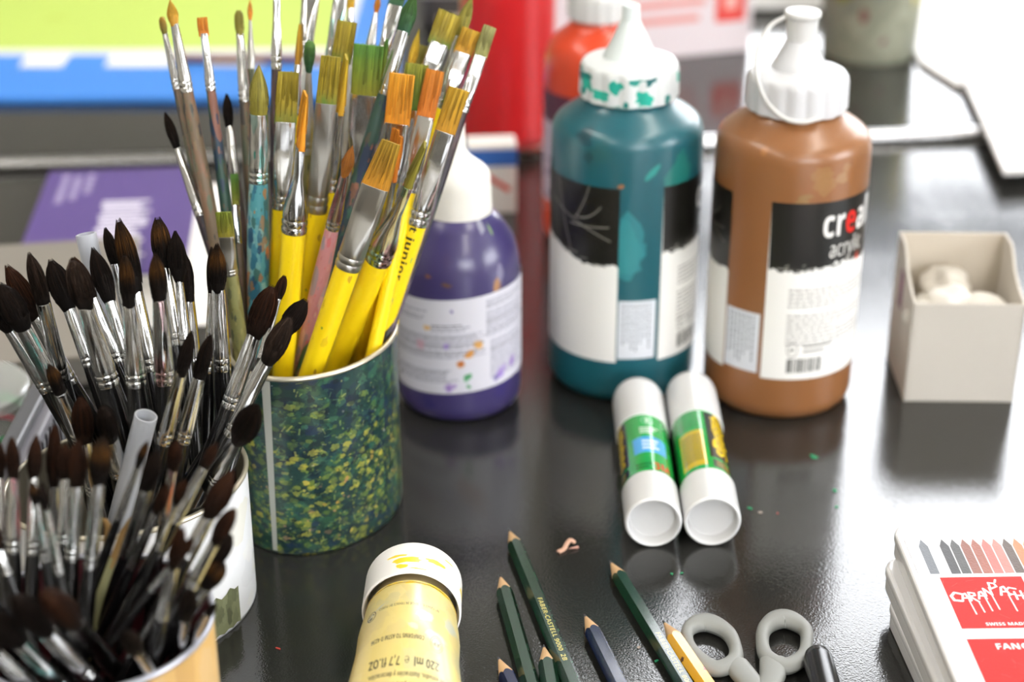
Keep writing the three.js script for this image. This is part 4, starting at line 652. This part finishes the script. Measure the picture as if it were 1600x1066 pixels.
function handleGeo(L, r, thickYellow) {
  const secs = [], n = 16; for (let j = 0; j <= n; j++) { const t = j / n; let k; if (thickYellow) k = t < .05 ? .35 + 8 * t : .78 + .2 * t; else k = t < .04 ? .3 + 4 * t : t < .8 ? .46 + .72 * Math.sin(t / .8 * PI / 2) ** 1.3 : 1.18 - .22 * ((t - .8) / .2) ** 2; secs.push({ y: L * t, rx: r * k, rz: r * k }); } return loft(secs, 18);
}
const CAN_NAME = { A: 'brushes in the patterned can', B: 'brushes in the white can', C: 'brushes in the sandy brown can' };
const BRUSHES = [
  ["A", "B", -0.1158, 0.0116, -0.7197, -0.1637, 0.2328, -0.8044, 0.2078, 0.2339, 0.2417, 0.00299, 0.00239, 0.0039, "goldtip", "brownpaint", "thin brush with small gold tip, second from the far left of the patterned can"],
  ["A", "R", -0.1171, 0.0113, -0.7208, -0.1574, 0.2432, -0.7962, 0.2044, 0.2361, 0.2471, 0.00501, 0.00354, 0.00593, "gold", "brownpaint", "tall round brush with pointed gold tip and brown-stained handle, far left of the patterned can"],
  ["A", "F", -0.1184, 0.0067, -0.7222, -0.1438, 0.2344, -0.7986, 0.2076, 0.2339, 0.2415, 0.00475, 0.00327, 0.00477, "orange", "greenpaint", "small flat orange brush with dark green stained handle, left side of the patterned can"],
  ["A", "B", -0.1156, 0.0093, -0.7312, -0.1306, 0.2306, -0.8234, 0.1969, 0.2293, 0.2403, 0.00428, 0.00367, 0.00551, "olive", "brownpaint", "slim brush with blunt olive tip standing left of the fine orange liner brush"],
  ["A", "R", -0.1213, 0.0063, -0.7254, -0.1269, 0.2321, -0.8375, 0.2187, 0.2428, 0.2521, 0.00217, 0.00124, 0.00371, "orange", "olivepaint", "fine liner brush with tiny pointed orange tip in the patterned can"],
  ["A", "H", -0.1134, 0.0116, -0.7177, -0.1367, 0.1947, -0.8059, 0.1625, 0.1892, 0.2045, 0.00458, 0.00366, 0.00488, "hair", "darkpaint", "dark-haired brush with white-lit ferrule behind the dark green stained handle"],
  ["A", "H", -0.0967, 0.0097, -0.7143, -0.1619, 0.1923, -0.7847, 0.1563, 0.1899, 0.2062, 0.00479, 0.00329, 0.0054, "hair", "darkpaint", "dark pointed hair brush leaning far left out of the patterned can"],
  ["A", "F", -0.1244, 0.007, -0.7326, -0.1309, 0.1649, -0.778, 0.1318, 0.1499, 0.1644, 0.00362, 0.00362, 0.00394, "green", "brownpaint", "small brush with narrow green bristles left of the teal-stained handle"],
  ["A", "R", -0.1256, 0.0076, -0.7462, -0.1139, 0.2213, -0.7655, 0.1606, 0.1929, 0.2149, 0.00872, 0.00814, 0.00914, "olive", "tealpaint", "large round olive brush with turquoise and orange paint-stained handle"],
  ["A", "F", -0.1171, 0.0106, -0.7523, -0.1099, 0.2561, -0.8158, 0.2041, 0.242, 0.2537, 0.00419, 0.00329, 0.00514, "olive", "darkpaint", "tall brush cut by the top edge with thin silver ferrule and dark purple handle"],
  ["A", "F", -0.1249, 0.01, -0.7371, -0.0945, 0.2613, -0.8584, 0.218, 0.2651, 0.2807, 0.00935, 0.00873, 0.00748, "olive", "whitepaint", "wide pale ferrule brush cut by the top edge behind the split gold brush"],
  ["A", "F", -0.1249, 0.0113, -0.7534, -0.0784, 0.2558, -0.8424, 0.2098, 0.252, 0.2643, 0.00739, 0.00677, 0.00619, "olive", "tealpaint", "pale ferrule brush with turquoise smears cut by the top edge"],
  ["A", "B", -0.0836, 0.0057, -0.7279, -0.0786, 0.2328, -0.8445, 0.2246, 0.2487, 0.2553, 0.00374, 0.00312, 0.00405, "yellow", "whitepaint", "small brush with short yellow tip at the top edge of the photo"],
  ["A", "R", -0.1075, 0.0076, -0.739, -0.0639, 0.2359, -0.8327, 0.2203, 0.2426, 0.2506, 0.00277, 0.00185, 0.00524, "orange", "brownpaint", "fine brush with slim orange tip at the top edge of the photo"],
  ["A", "F", -0.1189, 0.0046, -0.7667, -0.0765, 0.2328, -0.7978, 0.1862, 0.2155, 0.2342, 0.00955, 0.00836, 0.00724, "goldgreen", "yellow", "flat golden olive brush behind the pair of gold brushes"],
  ["A", "F", -0.1175, 0.0074, -0.7275, -0.0528, 0.2435, -0.8297, 0.2292, 0.2532, 0.2653, 0.00733, 0.00672, 0.00612, "darkgreen", "whitepaint", "flat dark green brush with white ferrule at the top edge of the photo"],
  ["A", "B", -0.1037, 0.0108, -0.7775, -0.0803, 0.2184, -0.8041, 0.1688, 0.1966, 0.2106, 0.00514, 0.00423, 0.00459, "green", "brownpaint", "rounded green brush tip peeking over the gold pair"],
  ["A", "S", -0.0982, 0.0092, -0.7792, -0.0584, 0.2217, -0.8057, 0.175, 0.2006, 0.2178, 0.00666, 0.00545, 0.00612, "green", "brownpaint", "ragged green brush between the wide green flat and the dark green round"],
  ["A", "R", -0.0987, 0.0094, -0.7443, -0.0443, 0.2221, -0.8193, 0.1878, 0.2141, 0.232, 0.00398, 0.00337, 0.0043, "yellow", "yellow", "narrow gold bristles showing behind the dark green round brush"],
  ["A", "F", -0.0991, 0.0076, -0.7479, -0.0418, 0.2138, -0.8219, 0.1892, 0.2138, 0.2265, 0.00677, 0.00585, 0.00556, "olive", "brownpaint", "short flat olive brush behind the wide orange flat"],
  ["A", "F", -0.1188, 0.0094, -0.736, -0.0291, 0.2314, -0.8171, 0.211, 0.2374, 0.2529, 0.01154, 0.00911, 0.00792, "goldgreen", "whitepaint", "fanned olive gold flat brush at the upper right of the patterned can"],
  ["A", "R", -0.0955, 0.009, -0.7598, -0.0192, 0.2369, -0.8265, 0.1984, 0.2302, 0.2494, 0.00613, 0.00368, 0.00555, "olive", "darkpaint", "pointed olive brush at the top edge beside the red bottle"],
  ["A", "F", -0.102, 0.0084, -0.7609, -0.019, 0.226, -0.8078, 0.1979, 0.226, 0.2376, 0.00905, 0.00815, 0.0073, "gold", "yellow", "flat orange gold brush between the fanned brush and the rightmost one"],
  ["A", "F", -0.0899, 0.0093, -0.7197, -0.0102, 0.2274, -0.8085, 0.2064, 0.2339, 0.2486, 0.00663, 0.00602, 0.00604, "olivepale", "darkpaint", "pale olive brush standing furthest right in front of the red bottle"],
  ["A", "S", -0.1215, 0.0101, -0.758, -0.0993, 0.2282, -0.8089, 0.1823, 0.2074, 0.225, 0.00544, 0.00514, 0.00609, "gold", "yellow", "split gold brush with a gap in its tip"],
  ["A", "B", -0.1067, 0.0059, -0.7807, -0.094, 0.2246, -0.7937, 0.1652, 0.2052, 0.2194, 0.00537, 0.00269, 0.00608, "darkgreen", "olivepaint", "tapered dark green brush with open blunt tip"],
  ["A", "R", -0.1218, 0.0099, -0.7289, -0.0447, 0.2464, -0.7977, 0.2093, 0.2396, 0.2581, 0.00709, 0.0062, 0.00654, "darkgreen", "greenpaint", "long round dark green brush with bright silver ferrule and teal handle"],
  ["A", "F", -0.0869, 0.0047, -0.7842, -0.0662, 0.2247, -0.7871, 0.1487, 0.1974, 0.221, 0.01371, 0.014, 0.00916, "green", "yellow", "widest flat green brush with square edge in the middle of the patterned can"],
  ["A", "F", -0.1108, 0.0064, -0.7725, -0.0817, 0.2252, -0.7674, 0.1447, 0.1985, 0.2208, 0.00962, 0.00962, 0.01021, "goldgreen", "yellowstain", "flat gold brush with green base and smeared lower ferrule"],
  ["A", "E", -0.1096, 0.0063, -0.7783, -0.0751, 0.2234, -0.7732, 0.1541, 0.1939, 0.2199, 0.00441, 0.00383, 0.00842, "yellow", "yellow", "yellow brush seen edge-on in front of the gold and green flat"],
  ["A", "F", -0.0689, 0.005, -0.7495, -0.0438, 0.2168, -0.7833, 0.1525, 0.1946, 0.2159, 0.01127, 0.00949, 0.00903, "greenolive", "yellow", "flat olive green brush half hidden by the square orange flat"],
  ["A", "F", -0.0848, 0.0085, -0.7175, -0.0348, 0.2159, -0.7762, 0.1644, 0.1996, 0.2213, 0.0088, 0.00822, 0.00769, "orangedeep", "yellow", "deep orange flat brush between the olive green flat and the rightmost gold flat"],
  ["A", "F", -0.0754, 0.0057, -0.7714, -0.0499, 0.2164, -0.7697, 0.1446, 0.1886, 0.2123, 0.01175, 0.01116, 0.00963, "orangebright", "yellow", "square bright orange flat brush with white-lit ferrule"],
  ["A", "F", -0.0894, 0.0073, -0.7528, -0.0239, 0.2123, -0.761, 0.1476, 0.1941, 0.2153, 0.00959, 0.0093, 0.0107, "gold", "yellowtext", "gold flat brush on the right with yellow handle lettered along its side"],
  ["A", "F", -0.1221, 0.0059, -0.7532, -0.1015, 0.2172, -0.7701, 0.1482, 0.1897, 0.213, 0.01025, 0.00967, 0.00895, "goldgreen", "yellow", "flat gold brush with two green tufts at its tip"],
  ["A", "E", -0.1183, 0.0049, -0.747, -0.0918, 0.2139, -0.7485, 0.1443, 0.1861, 0.2107, 0.0046, 0.00373, 0.01175, "orangebright", "yellow", "bright orange brush seen edge-on above a thick yellow handle"],
  ["A", "S", -0.084, 0.0118, -0.7747, -0.0508, 0.1974, -0.7471, 0.1253, 0.1664, 0.1906, 0.00755, 0.00697, 0.00896, "orangedeep", "yellow", "comb-split orange brush behind the broad gold wedge"],
  ["A", "R", -0.1198, 0.0075, -0.7648, -0.0711, 0.1928, -0.7382, 0.15, 0.179, 0.1934, 0.00572, 0.00372, 0.00672, "rust", "pinkpaint", "rust brown pointed brush with pink painted handle"],
  ["A", "E", -0.1098, 0.0103, -0.7675, -0.0385, 0.1956, -0.7329, 0.1356, 0.1798, 0.2015, 0.00343, 0.004, 0.01237, "olive", "yellow", "olive brush seen edge-on with green ring and thick clean yellow handle"],
  ["A", "F", -0.1198, 0.0108, -0.7307, -0.053, 0.1986, -0.7277, 0.1359, 0.1775, 0.1994, 0.01299, 0.01243, 0.01213, "goldwedge", "yellowstain", "broad gold wedge brush in front with reddish stained yellow handle"],
  ["A", "F", -0.124, 0.0081, -0.7412, -0.1288, 0.1646, -0.7311, 0.1257, 0.1447, 0.1569, 0.00748, 0.00691, 0.00641, "olivegreen", "olivepaint", "short flat olive brush with grimy green handle at the left rim of the patterned can"],
  ["B", "H", -0.1599, 0.0114, -0.6705, -0.2199, 0.1508, -0.6712, 0.1025, 0.1344, 0.1518, 0.00812, 0.00433, 0.00551, "hair", "black", "dark brush leaning lowest to the left, cut by the left edge"],
  ["B", "H", -0.1583, 0.0078, -0.687, -0.2165, 0.1542, -0.6929, 0.0983, 0.1327, 0.1577, 0.00946, 0.00556, 0.00679, "hair2", "black", "brown rounded brush second along the upper left of the white can"],
  ["B", "H", -0.1584, 0.0117, -0.6643, -0.211, 0.1596, -0.6621, 0.1061, 0.1361, 0.1571, 0.01175, 0.00641, 0.00706, "hair", "black", "thick dark brush with turquoise-stained ferrule at the left edge"],
  ["B", "H", -0.1535, 0.0118, -0.6619, -0.1962, 0.1591, -0.6886, 0.1071, 0.1343, 0.1556, 0.00988, 0.00549, 0.0061, "hair", "black", "bushy blackish brush behind the pointed wispy one"],
  ["B", "H", -0.189, 0.0056, -0.691, -0.1981, 0.171, -0.6677, 0.1045, 0.1439, 0.1673, 0.00671, 0.00618, 0.00719, "hair3", "black", "brush with wispy pointed tip and clean silver ferrule at upper left of the white can"],
  ["B", "H", -0.1336, 0.0095, -0.6653, -0.1879, 0.1577, -0.6945, 0.1114, 0.1418, 0.1605, 0.00663, 0.00497, 0.00614, "hair2", "black", "brown brush leaning behind the grey-flecked thick brush"],
  ["B", "H", -0.1506, 0.0092, -0.6528, -0.18, 0.171, -0.661, 0.108, 0.1441, 0.1647, 0.01005, 0.00635, 0.00971, "hair3", "black", "grey-flecked thick brush with the widest double-ringed ferrule"],
  ["B", "H", -0.1366, 0.0108, -0.6491, -0.1768, 0.1658, -0.6852, 0.1138, 0.1414, 0.1642, 0.00816, 0.0049, 0.00549, "hair", "black", "black brush beside the clear plastic tube"],
  ["B", "H", -0.1495, 0.0113, -0.6819, -0.1783, 0.1622, -0.7168, 0.11, 0.1417, 0.1575, 0.00509, 0.00396, 0.00513, "hair", "black", "small black brush at the back between clear tube and golden brown brush"],
  ["B", "H", -0.14, 0.0086, -0.6536, -0.1679, 0.172, -0.7015, 0.1063, 0.1416, 0.1725, 0.00913, 0.00664, 0.00753, "hairgold", "black", "tallest golden brown brush left of the twin pair, against the purple pad"],
  ["B", "H", -0.1544, 0.0104, -0.6369, -0.1572, 0.1752, -0.6564, 0.1097, 0.1449, 0.1661, 0.00629, 0.0055, 0.00852, "hairgold", "black", "upright golden brown brush with broad silver ferrule in the middle of the white can"],
  ["B", "H", -0.1316, 0.011, -0.6551, -0.1546, 0.1682, -0.713, 0.1134, 0.1483, 0.1691, 0.0084, 0.00448, 0.00562, "hairgold", "black", "golden brown brush rising highest in front of the purple lettering"],
  ["B", "H", -0.147, 0.0047, -0.6457, -0.1418, 0.1804, -0.6456, 0.1183, 0.1561, 0.1758, 0.00671, 0.00542, 0.00819, "hairgold", "black", "brush with red and green paint marks on its ferrule"],
  ["B", "H", -0.1324, 0.006, -0.6478, -0.1462, 0.1653, -0.7049, 0.1205, 0.1491, 0.1697, 0.00778, 0.00333, 0.00502, "hair", "black", "tall black brush right of the highest golden one"],
  ["B", "H", -0.1398, 0.0053, -0.6806, -0.144, 0.1521, -0.7118, 0.0986, 0.1293, 0.1501, 0.00679, 0.00594, 0.008, "hair", "black", "black brush in front of the tall black one"],
  ["B", "H", -0.1409, 0.0093, -0.6747, -0.1293, 0.1588, -0.7018, 0.0967, 0.1329, 0.1524, 0.00446, 0.00335, 0.00508, "hair", "black", "thin dark brush hidden behind the last upright brush of the white can"],
  ["B", "H", -0.1277, 0.0058, -0.6779, -0.1262, 0.165, -0.6914, 0.1027, 0.14, 0.1597, 0.00798, 0.00578, 0.00756, "hairgold", "black", "last upright brush on the right of the white can"],
  ["B", "H", -0.1425, 0.005, -0.6405, -0.1004, 0.1435, -0.7076, 0.1222, 0.1494, 0.1596, 0.0045, 0.00338, 0.00394, "hair2", "black", "smallest brown brush tip poking up behind the right-leaning group"],
  ["B", "H", -0.1835, 0.0067, -0.6295, -0.089, 0.1414, -0.6866, 0.1249, 0.1569, 0.1742, 0.00935, 0.00495, 0.00551, "hair", "black", "black brush leaning furthest right over the patterned can"],
  ["B", "H", -0.1585, 0.0063, -0.6275, -0.1008, 0.1542, -0.6728, 0.1098, 0.1431, 0.1651, 0.01077, 0.00619, 0.00732, "hair2", "black", "bushy brush leaning right with clean double-ringed ferrule"],
  ["B", "H", -0.1654, 0.0111, -0.626, -0.0918, 0.1473, -0.6561, 0.1007, 0.1366, 0.1577, 0.00955, 0.00557, 0.00643, "hair3", "black", "brown bushy brush leaning right in front of the furthest one"],
  ["B", "H", -0.1716, 0.0095, -0.6337, -0.1278, 0.1525, -0.6319, 0.0967, 0.1308, 0.1496, 0.00568, 0.0049, 0.00685, "hair", "black", "pointed dark brush with orange-stained ferrule in the front pair"],
  ["B", "H", -0.164, 0.0071, -0.6345, -0.1217, 0.1487, -0.6368, 0.0977, 0.1283, 0.1478, 0.00572, 0.0052, 0.00741, "hair", "black", "pointed dark brush with clean ferrule, right of the front pair"],
  ["B", "H", -0.1629, 0.0068, -0.6562, -0.1863, 0.1383, -0.6317, 0.095, 0.1215, 0.1358, 0.00573, 0.00573, 0.00638, "hairgold", "black", "small pointed brush with shadowy ferrule above the grey ribbed box"],
  ["B", "H", -0.171, 0.0077, -0.6286, -0.1729, 0.1286, -0.6203, 0.076, 0.1013, 0.1212, 0.00828, 0.00569, 0.00632, "hair2", "black", "brown brush sitting low in the front of the white can"],
  ["B", "H", -0.164, 0.0076, -0.6651, -0.1619, 0.1283, -0.6134, 0.0881, 0.1122, 0.1313, 0.00826, 0.00671, 0.00794, "hair", "black", "dark brush with white-lit ferrule rim sitting low in the white can"],
  ["B", "H", -0.163, 0.0069, -0.689, -0.0976, 0.1372, -0.5978, 0.1, 0.1397, 0.172, 0.01075, 0.00512, 0.00696, "hair", "black", "round-tufted brush resting low on the right rim of the white can"],
  ["C", "H", -0.1526, 0.0085, -0.5039, -0.1862, 0.1255, -0.5347, 0.1043, 0.1142, 0.1256, 0.00502, 0.0032, 0.00367, "hair2", "black", "brush at the left edge low in the front can"],
  ["C", "H", -0.1908, 0.0102, -0.5285, -0.19, 0.1392, -0.5681, 0.0954, 0.1211, 0.1349, 0.00474, 0.00379, 0.00477, "hair2", "black", "upright brush cut by the left edge in the front can"],
  ["C", "H", -0.1891, 0.0085, -0.524, -0.1809, 0.1455, -0.5578, 0.0979, 0.1268, 0.1413, 0.00489, 0.00373, 0.00565, "hair2", "black", "upright brush with red-stained ferrule, first whole one from the left in the front can"],
  ["C", "H", -0.1828, 0.0071, -0.5178, -0.1747, 0.1432, -0.5634, 0.0992, 0.1287, 0.1437, 0.00517, 0.00376, 0.0052, "hair2", "black", "upright brown brush second from the left in the front can"],
  ["C", "H", -0.1801, 0.006, -0.5591, -0.1697, 0.1434, -0.5702, 0.0897, 0.114, 0.1382, 0.00527, 0.00335, 0.00437, "hair2", "black", "tall narrow-waisted brush third from the left in the front can"],
  ["C", "H", -0.1751, 0.01, -0.5253, -0.163, 0.1406, -0.5621, 0.098, 0.124, 0.1363, 0.00564, 0.00376, 0.00473, "hair2", "black", "brush behind the two wide brown ones in the front can"],
  ["C", "H", -0.1594, 0.0058, -0.5168, -0.1691, 0.1405, -0.5353, 0.1051, 0.1282, 0.1363, 0.00317, 0.00226, 0.00389, "hairgold", "black", "short brush with turquoise-smeared ferrule leaning left in the front can"],
  ["C", "H", -0.1496, 0.0118, -0.5072, -0.1643, 0.1431, -0.53, 0.0996, 0.1247, 0.1341, 0.00314, 0.00224, 0.00385, "hair", "black", "short brush with white ferrule leaning left beside the turquoise-smeared one"],
  ["C", "H", -0.1724, 0.0084, -0.521, -0.1539, 0.1505, -0.5469, 0.0997, 0.1291, 0.1456, 0.00688, 0.00481, 0.00557, "hair2", "black", "wide reddish brown brush in the middle of the front can"],
  ["C", "H", -0.168, 0.0094, -0.5221, -0.1443, 0.1542, -0.5421, 0.0975, 0.1314, 0.1482, 0.00773, 0.00477, 0.00555, "hairgold", "black", "wide brush with golden flecks right of the reddish brown one"],
  ["C", "H", -0.1873, 0.0117, -0.5574, -0.1312, 0.1476, -0.5522, 0.1106, 0.1359, 0.147, 0.00301, 0.00208, 0.0033, "hairgold", "black", "thin brush with split bamboo beside it, in front of the clear tube"],
  ["C", "H", -0.1774, 0.0052, -0.5693, -0.1261, 0.1472, -0.5453, 0.1001, 0.1347, 0.1529, 0.00601, 0.00462, 0.00524, "hair", "black", "dark brush right of the thin one, leaning right"],
  ["C", "H", -0.153, 0.01, -0.5707, -0.1227, 0.1417, -0.5626, 0.0972, 0.1233, 0.1353, 0.0052, 0.00331, 0.00385, "hair2", "black", "reddish brown brush with pink band at the back of the front can"],
  ["C", "H", -0.1805, 0.0104, -0.5651, -0.1225, 0.1362, -0.5399, 0.0964, 0.1272, 0.1408, 0.00415, 0.00299, 0.00402, "hair2", "black", "slim brush with long plain ferrule in the front can"],
  ["C", "H", -0.1702, 0.0094, -0.541, -0.1177, 0.1347, -0.5459, 0.105, 0.1265, 0.136, 0.0037, 0.00208, 0.00281, "hair2", "black", "thinnest ferrule brush in the right half of the front can"],
  ["C", "H", -0.183, 0.01, -0.5323, -0.1082, 0.1408, -0.5622, 0.1192, 0.1433, 0.1536, 0.00376, 0.00329, 0.00521, "hair2", "black", "brush with green spot on its handle leaning right"],
  ["C", "H", -0.1725, 0.0086, -0.5105, -0.0997, 0.1407, -0.5421, 0.1176, 0.1355, 0.1541, 0.0087, 0.00504, 0.00552, "hair2", "black", "broad brown brush leaning right against the white can rim"],
  ["C", "H", -0.1493, 0.0048, -0.5219, -0.1118, 0.1391, -0.508, 0.0984, 0.1223, 0.1401, 0.00528, 0.0044, 0.00494, "hair2", "black", "round brown brush in the right front of the front can"],
  ["C", "H", -0.1911, 0.0107, -0.5485, -0.1101, 0.1291, -0.5165, 0.1144, 0.1332, 0.147, 0.00358, 0.00224, 0.00341, "hair2", "black", "small brush with double ring ferrule low in the front can"],
  ["C", "H", -0.1646, 0.0087, -0.5251, -0.0973, 0.1353, -0.5262, 0.1064, 0.1284, 0.1433, 0.00631, 0.00406, 0.00502, "hair2", "black", "upper brown brush of the pair in front of the white can wall"],
  ["C", "H", -0.1734, 0.0073, -0.5344, -0.1006, 0.117, -0.5372, 0.0958, 0.1176, 0.1316, 0.00602, 0.00463, 0.00515, "hair", "black", "lower dark brush of the pair in front of the white can wall"],
  ["C", "H", -0.1682, 0.0105, -0.5316, -0.1033, 0.1116, -0.528, 0.0908, 0.1085, 0.1202, 0.00688, 0.00504, 0.00556, "hairgold", "black", "orange brown brush above the right rim of the front can"],
  ["C", "H", -0.141, 0.0061, -0.5577, -0.1099, 0.1166, -0.5037, 0.0794, 0.1072, 0.1269, 0.00628, 0.00494, 0.00511, "hair", "black", "dark brush just inside the right rim of the front can"],
  ["C", "H", -0.1506, 0.0096, -0.5668, -0.1036, 0.1054, -0.5116, 0.0879, 0.1118, 0.1201, 0.00271, 0.00316, 0.00395, "hair", "black", "smallest brush tip against the right rim of the front can"],
  ["C", "H", -0.1273, 0.0115, -0.5593, -0.1285, 0.1138, -0.4823, 0.0833, 0.1086, 0.1281, 0.00656, 0.00394, 0.00454, "hair", "black", "dark short brush low in the front can"],
  ["C", "H", -0.1456, 0.0097, -0.5751, -0.1498, 0.1364, -0.4733, 0.0659, 0.1275, 0.1626, 0.00956, 0.00652, 0.00808, "hair2", "black", "large brush with broad pale ferrule lying across the front can"],
  ["C", "H", -0.1217, 0.0068, -0.5269, -0.1669, 0.1218, -0.4929, 0.0792, 0.1076, 0.1282, 0.01009, 0.00658, 0.00723, "hair", "black", "large dark brush with grey ferrule beside the broad pale one"],
  ["C", "H", -0.1262, 0.0079, -0.5213, -0.1777, 0.1136, -0.4955, 0.0744, 0.1021, 0.1204, 0.0097, 0.00529, 0.00634, "hair", "black", "large brush with turquoise line on its ferrule at bottom left"],
  ["C", "H", -0.1321, 0.0103, -0.5157, -0.1882, 0.1072, -0.4991, 0.0725, 0.0955, 0.1132, 0.00977, 0.00533, 0.00634, "hair2", "black", "large brush cut by the bottom left corner of the photo"]
];
BRUSHES.forEach((row, i) => {
  const [can, type, bx, by, bz, tx, ty, tz, sB, sT, L, bw, tw, fw, pal, hand, label] = row, rg = seeded(100 + i), base = V3(bx, by, bz), dir = V3(tx, ty, tz).sub(base).normalize();
  const t = thing('paint_brush', label, 'paint brush', [bx, by, bz], 0, CAN_NAME[can]);
  // local y along the brush, local z towards the near side of the room
  const view = V3(-bx, .45 - by, -bz).normalize(), X = new THREE.Vector3().crossVectors(dir, view).normalize(), Z = new THREE.Vector3().crossVectors(X, dir);
  t.quaternion.setFromRotationMatrix(new THREE.Matrix4().makeBasis(X, dir, Z)); 
  const edge = type === 'E', flat = 'FSE'.includes(type), thick = flat ? (edge ? tw : Math.max(.0028, Math.min(tw * .36, fw * .62))) : tw, wt = edge ? tw * 2.3 : tw, bwid = edge ? bw * 2.2 : bw;
  t.rotateY(edge ? PI / 2 + .15 : type === 'F' ? (rg() - .5) * .5 : rg() * 6);
  part('handle', handleGeo(sB + .001, fw / 2 * .97, hand.startsWith('yellow')), HM[hand], t);
  const fm = /turquoise/.test(label) ? FM.teal : /orange-stained/.test(label) ? FM.orange : /red-stained|pink/.test(label) ? FM.pink : /red and green|green ring/.test(label) ? FM.green : hand === 'yellowstain' || hand === 'olivepaint' ? FM.worn : FM.clean;
  part('ferrule', ferrule(flat, sB, sT, fw / 2, wt, thick), fm, t);
  part('bristles', bristles(edge ? 'F' : type, pal, sT, L, bwid, wt, rg, thick * (edge ? 1 : .95)), pal.startsWith('hair') ? hairMat : bristleMat, t);
});
// ---------------------------------------------------------------- clear tubes and a split stick among the brushes
for (const [a, b, r, lab] of [[[-.1840, .0066, -.6340], [-.1477, .1186, -.6249], .0047, 'frosted clear plastic tube standing in the middle of the white can'], [[-.1640, .0066, -.6890], [-.1877, .1596, -.7172], .0046, 'clear plastic tube rising behind the brushes against the violet pad']]) {
  const A = V3(...a), B = V3(...b), t = thing('plastic_tube', lab, 'tube', a, 0, 'clear plastic tubes'); t.quaternion.setFromUnitVectors(V3(0, 1, 0), B.clone().sub(A).normalize()); const L = A.distanceTo(B);
  part('tube', lathe([[r, 0], [r, L], [r - .0005, L + .0002], [r - .0009, L], [r - .0009, 0]], 32), phys('#e6e9ee', .35, { transmission: .55, thickness: 0, side: THREE.DoubleSide }), t);
}
{
  const A = V3(-.1770, .0066, -.545), B = V3(-.1475, .1083, -.5698), t = thing('split_stick', 'brown split bamboo stick among the dark brushes of the sandy can', 'stick', A.toArray()); t.quaternion.setFromUnitVectors(V3(0, 1, 0), B.clone().sub(A).normalize()); const L = A.distanceTo(B), bam = std('#8a6a3a', .7);
  part('shaft', loft([{ y: 0, rx: .002, rz: .0012 }, { y: L * .7, rx: .0026, rz: .0013 }, { y: L * .82, rx: .0028, rz: .0013 }], 10), std('#7d7a54', .7), t);
  for (const s of [-1, 1]) part('split_end', loft([{ y: L * .78, rx: .0014, rz: .0012, ox: s * .001 }, { y: L * .92, rx: .0017, rz: .0012, ox: s * .003 }, { y: L * (s > 0 ? .99 : .95), rx: .0012, rz: .0008, ox: s * .0052 }], 8), bam, t);
}
renderer.render(scene, camera);
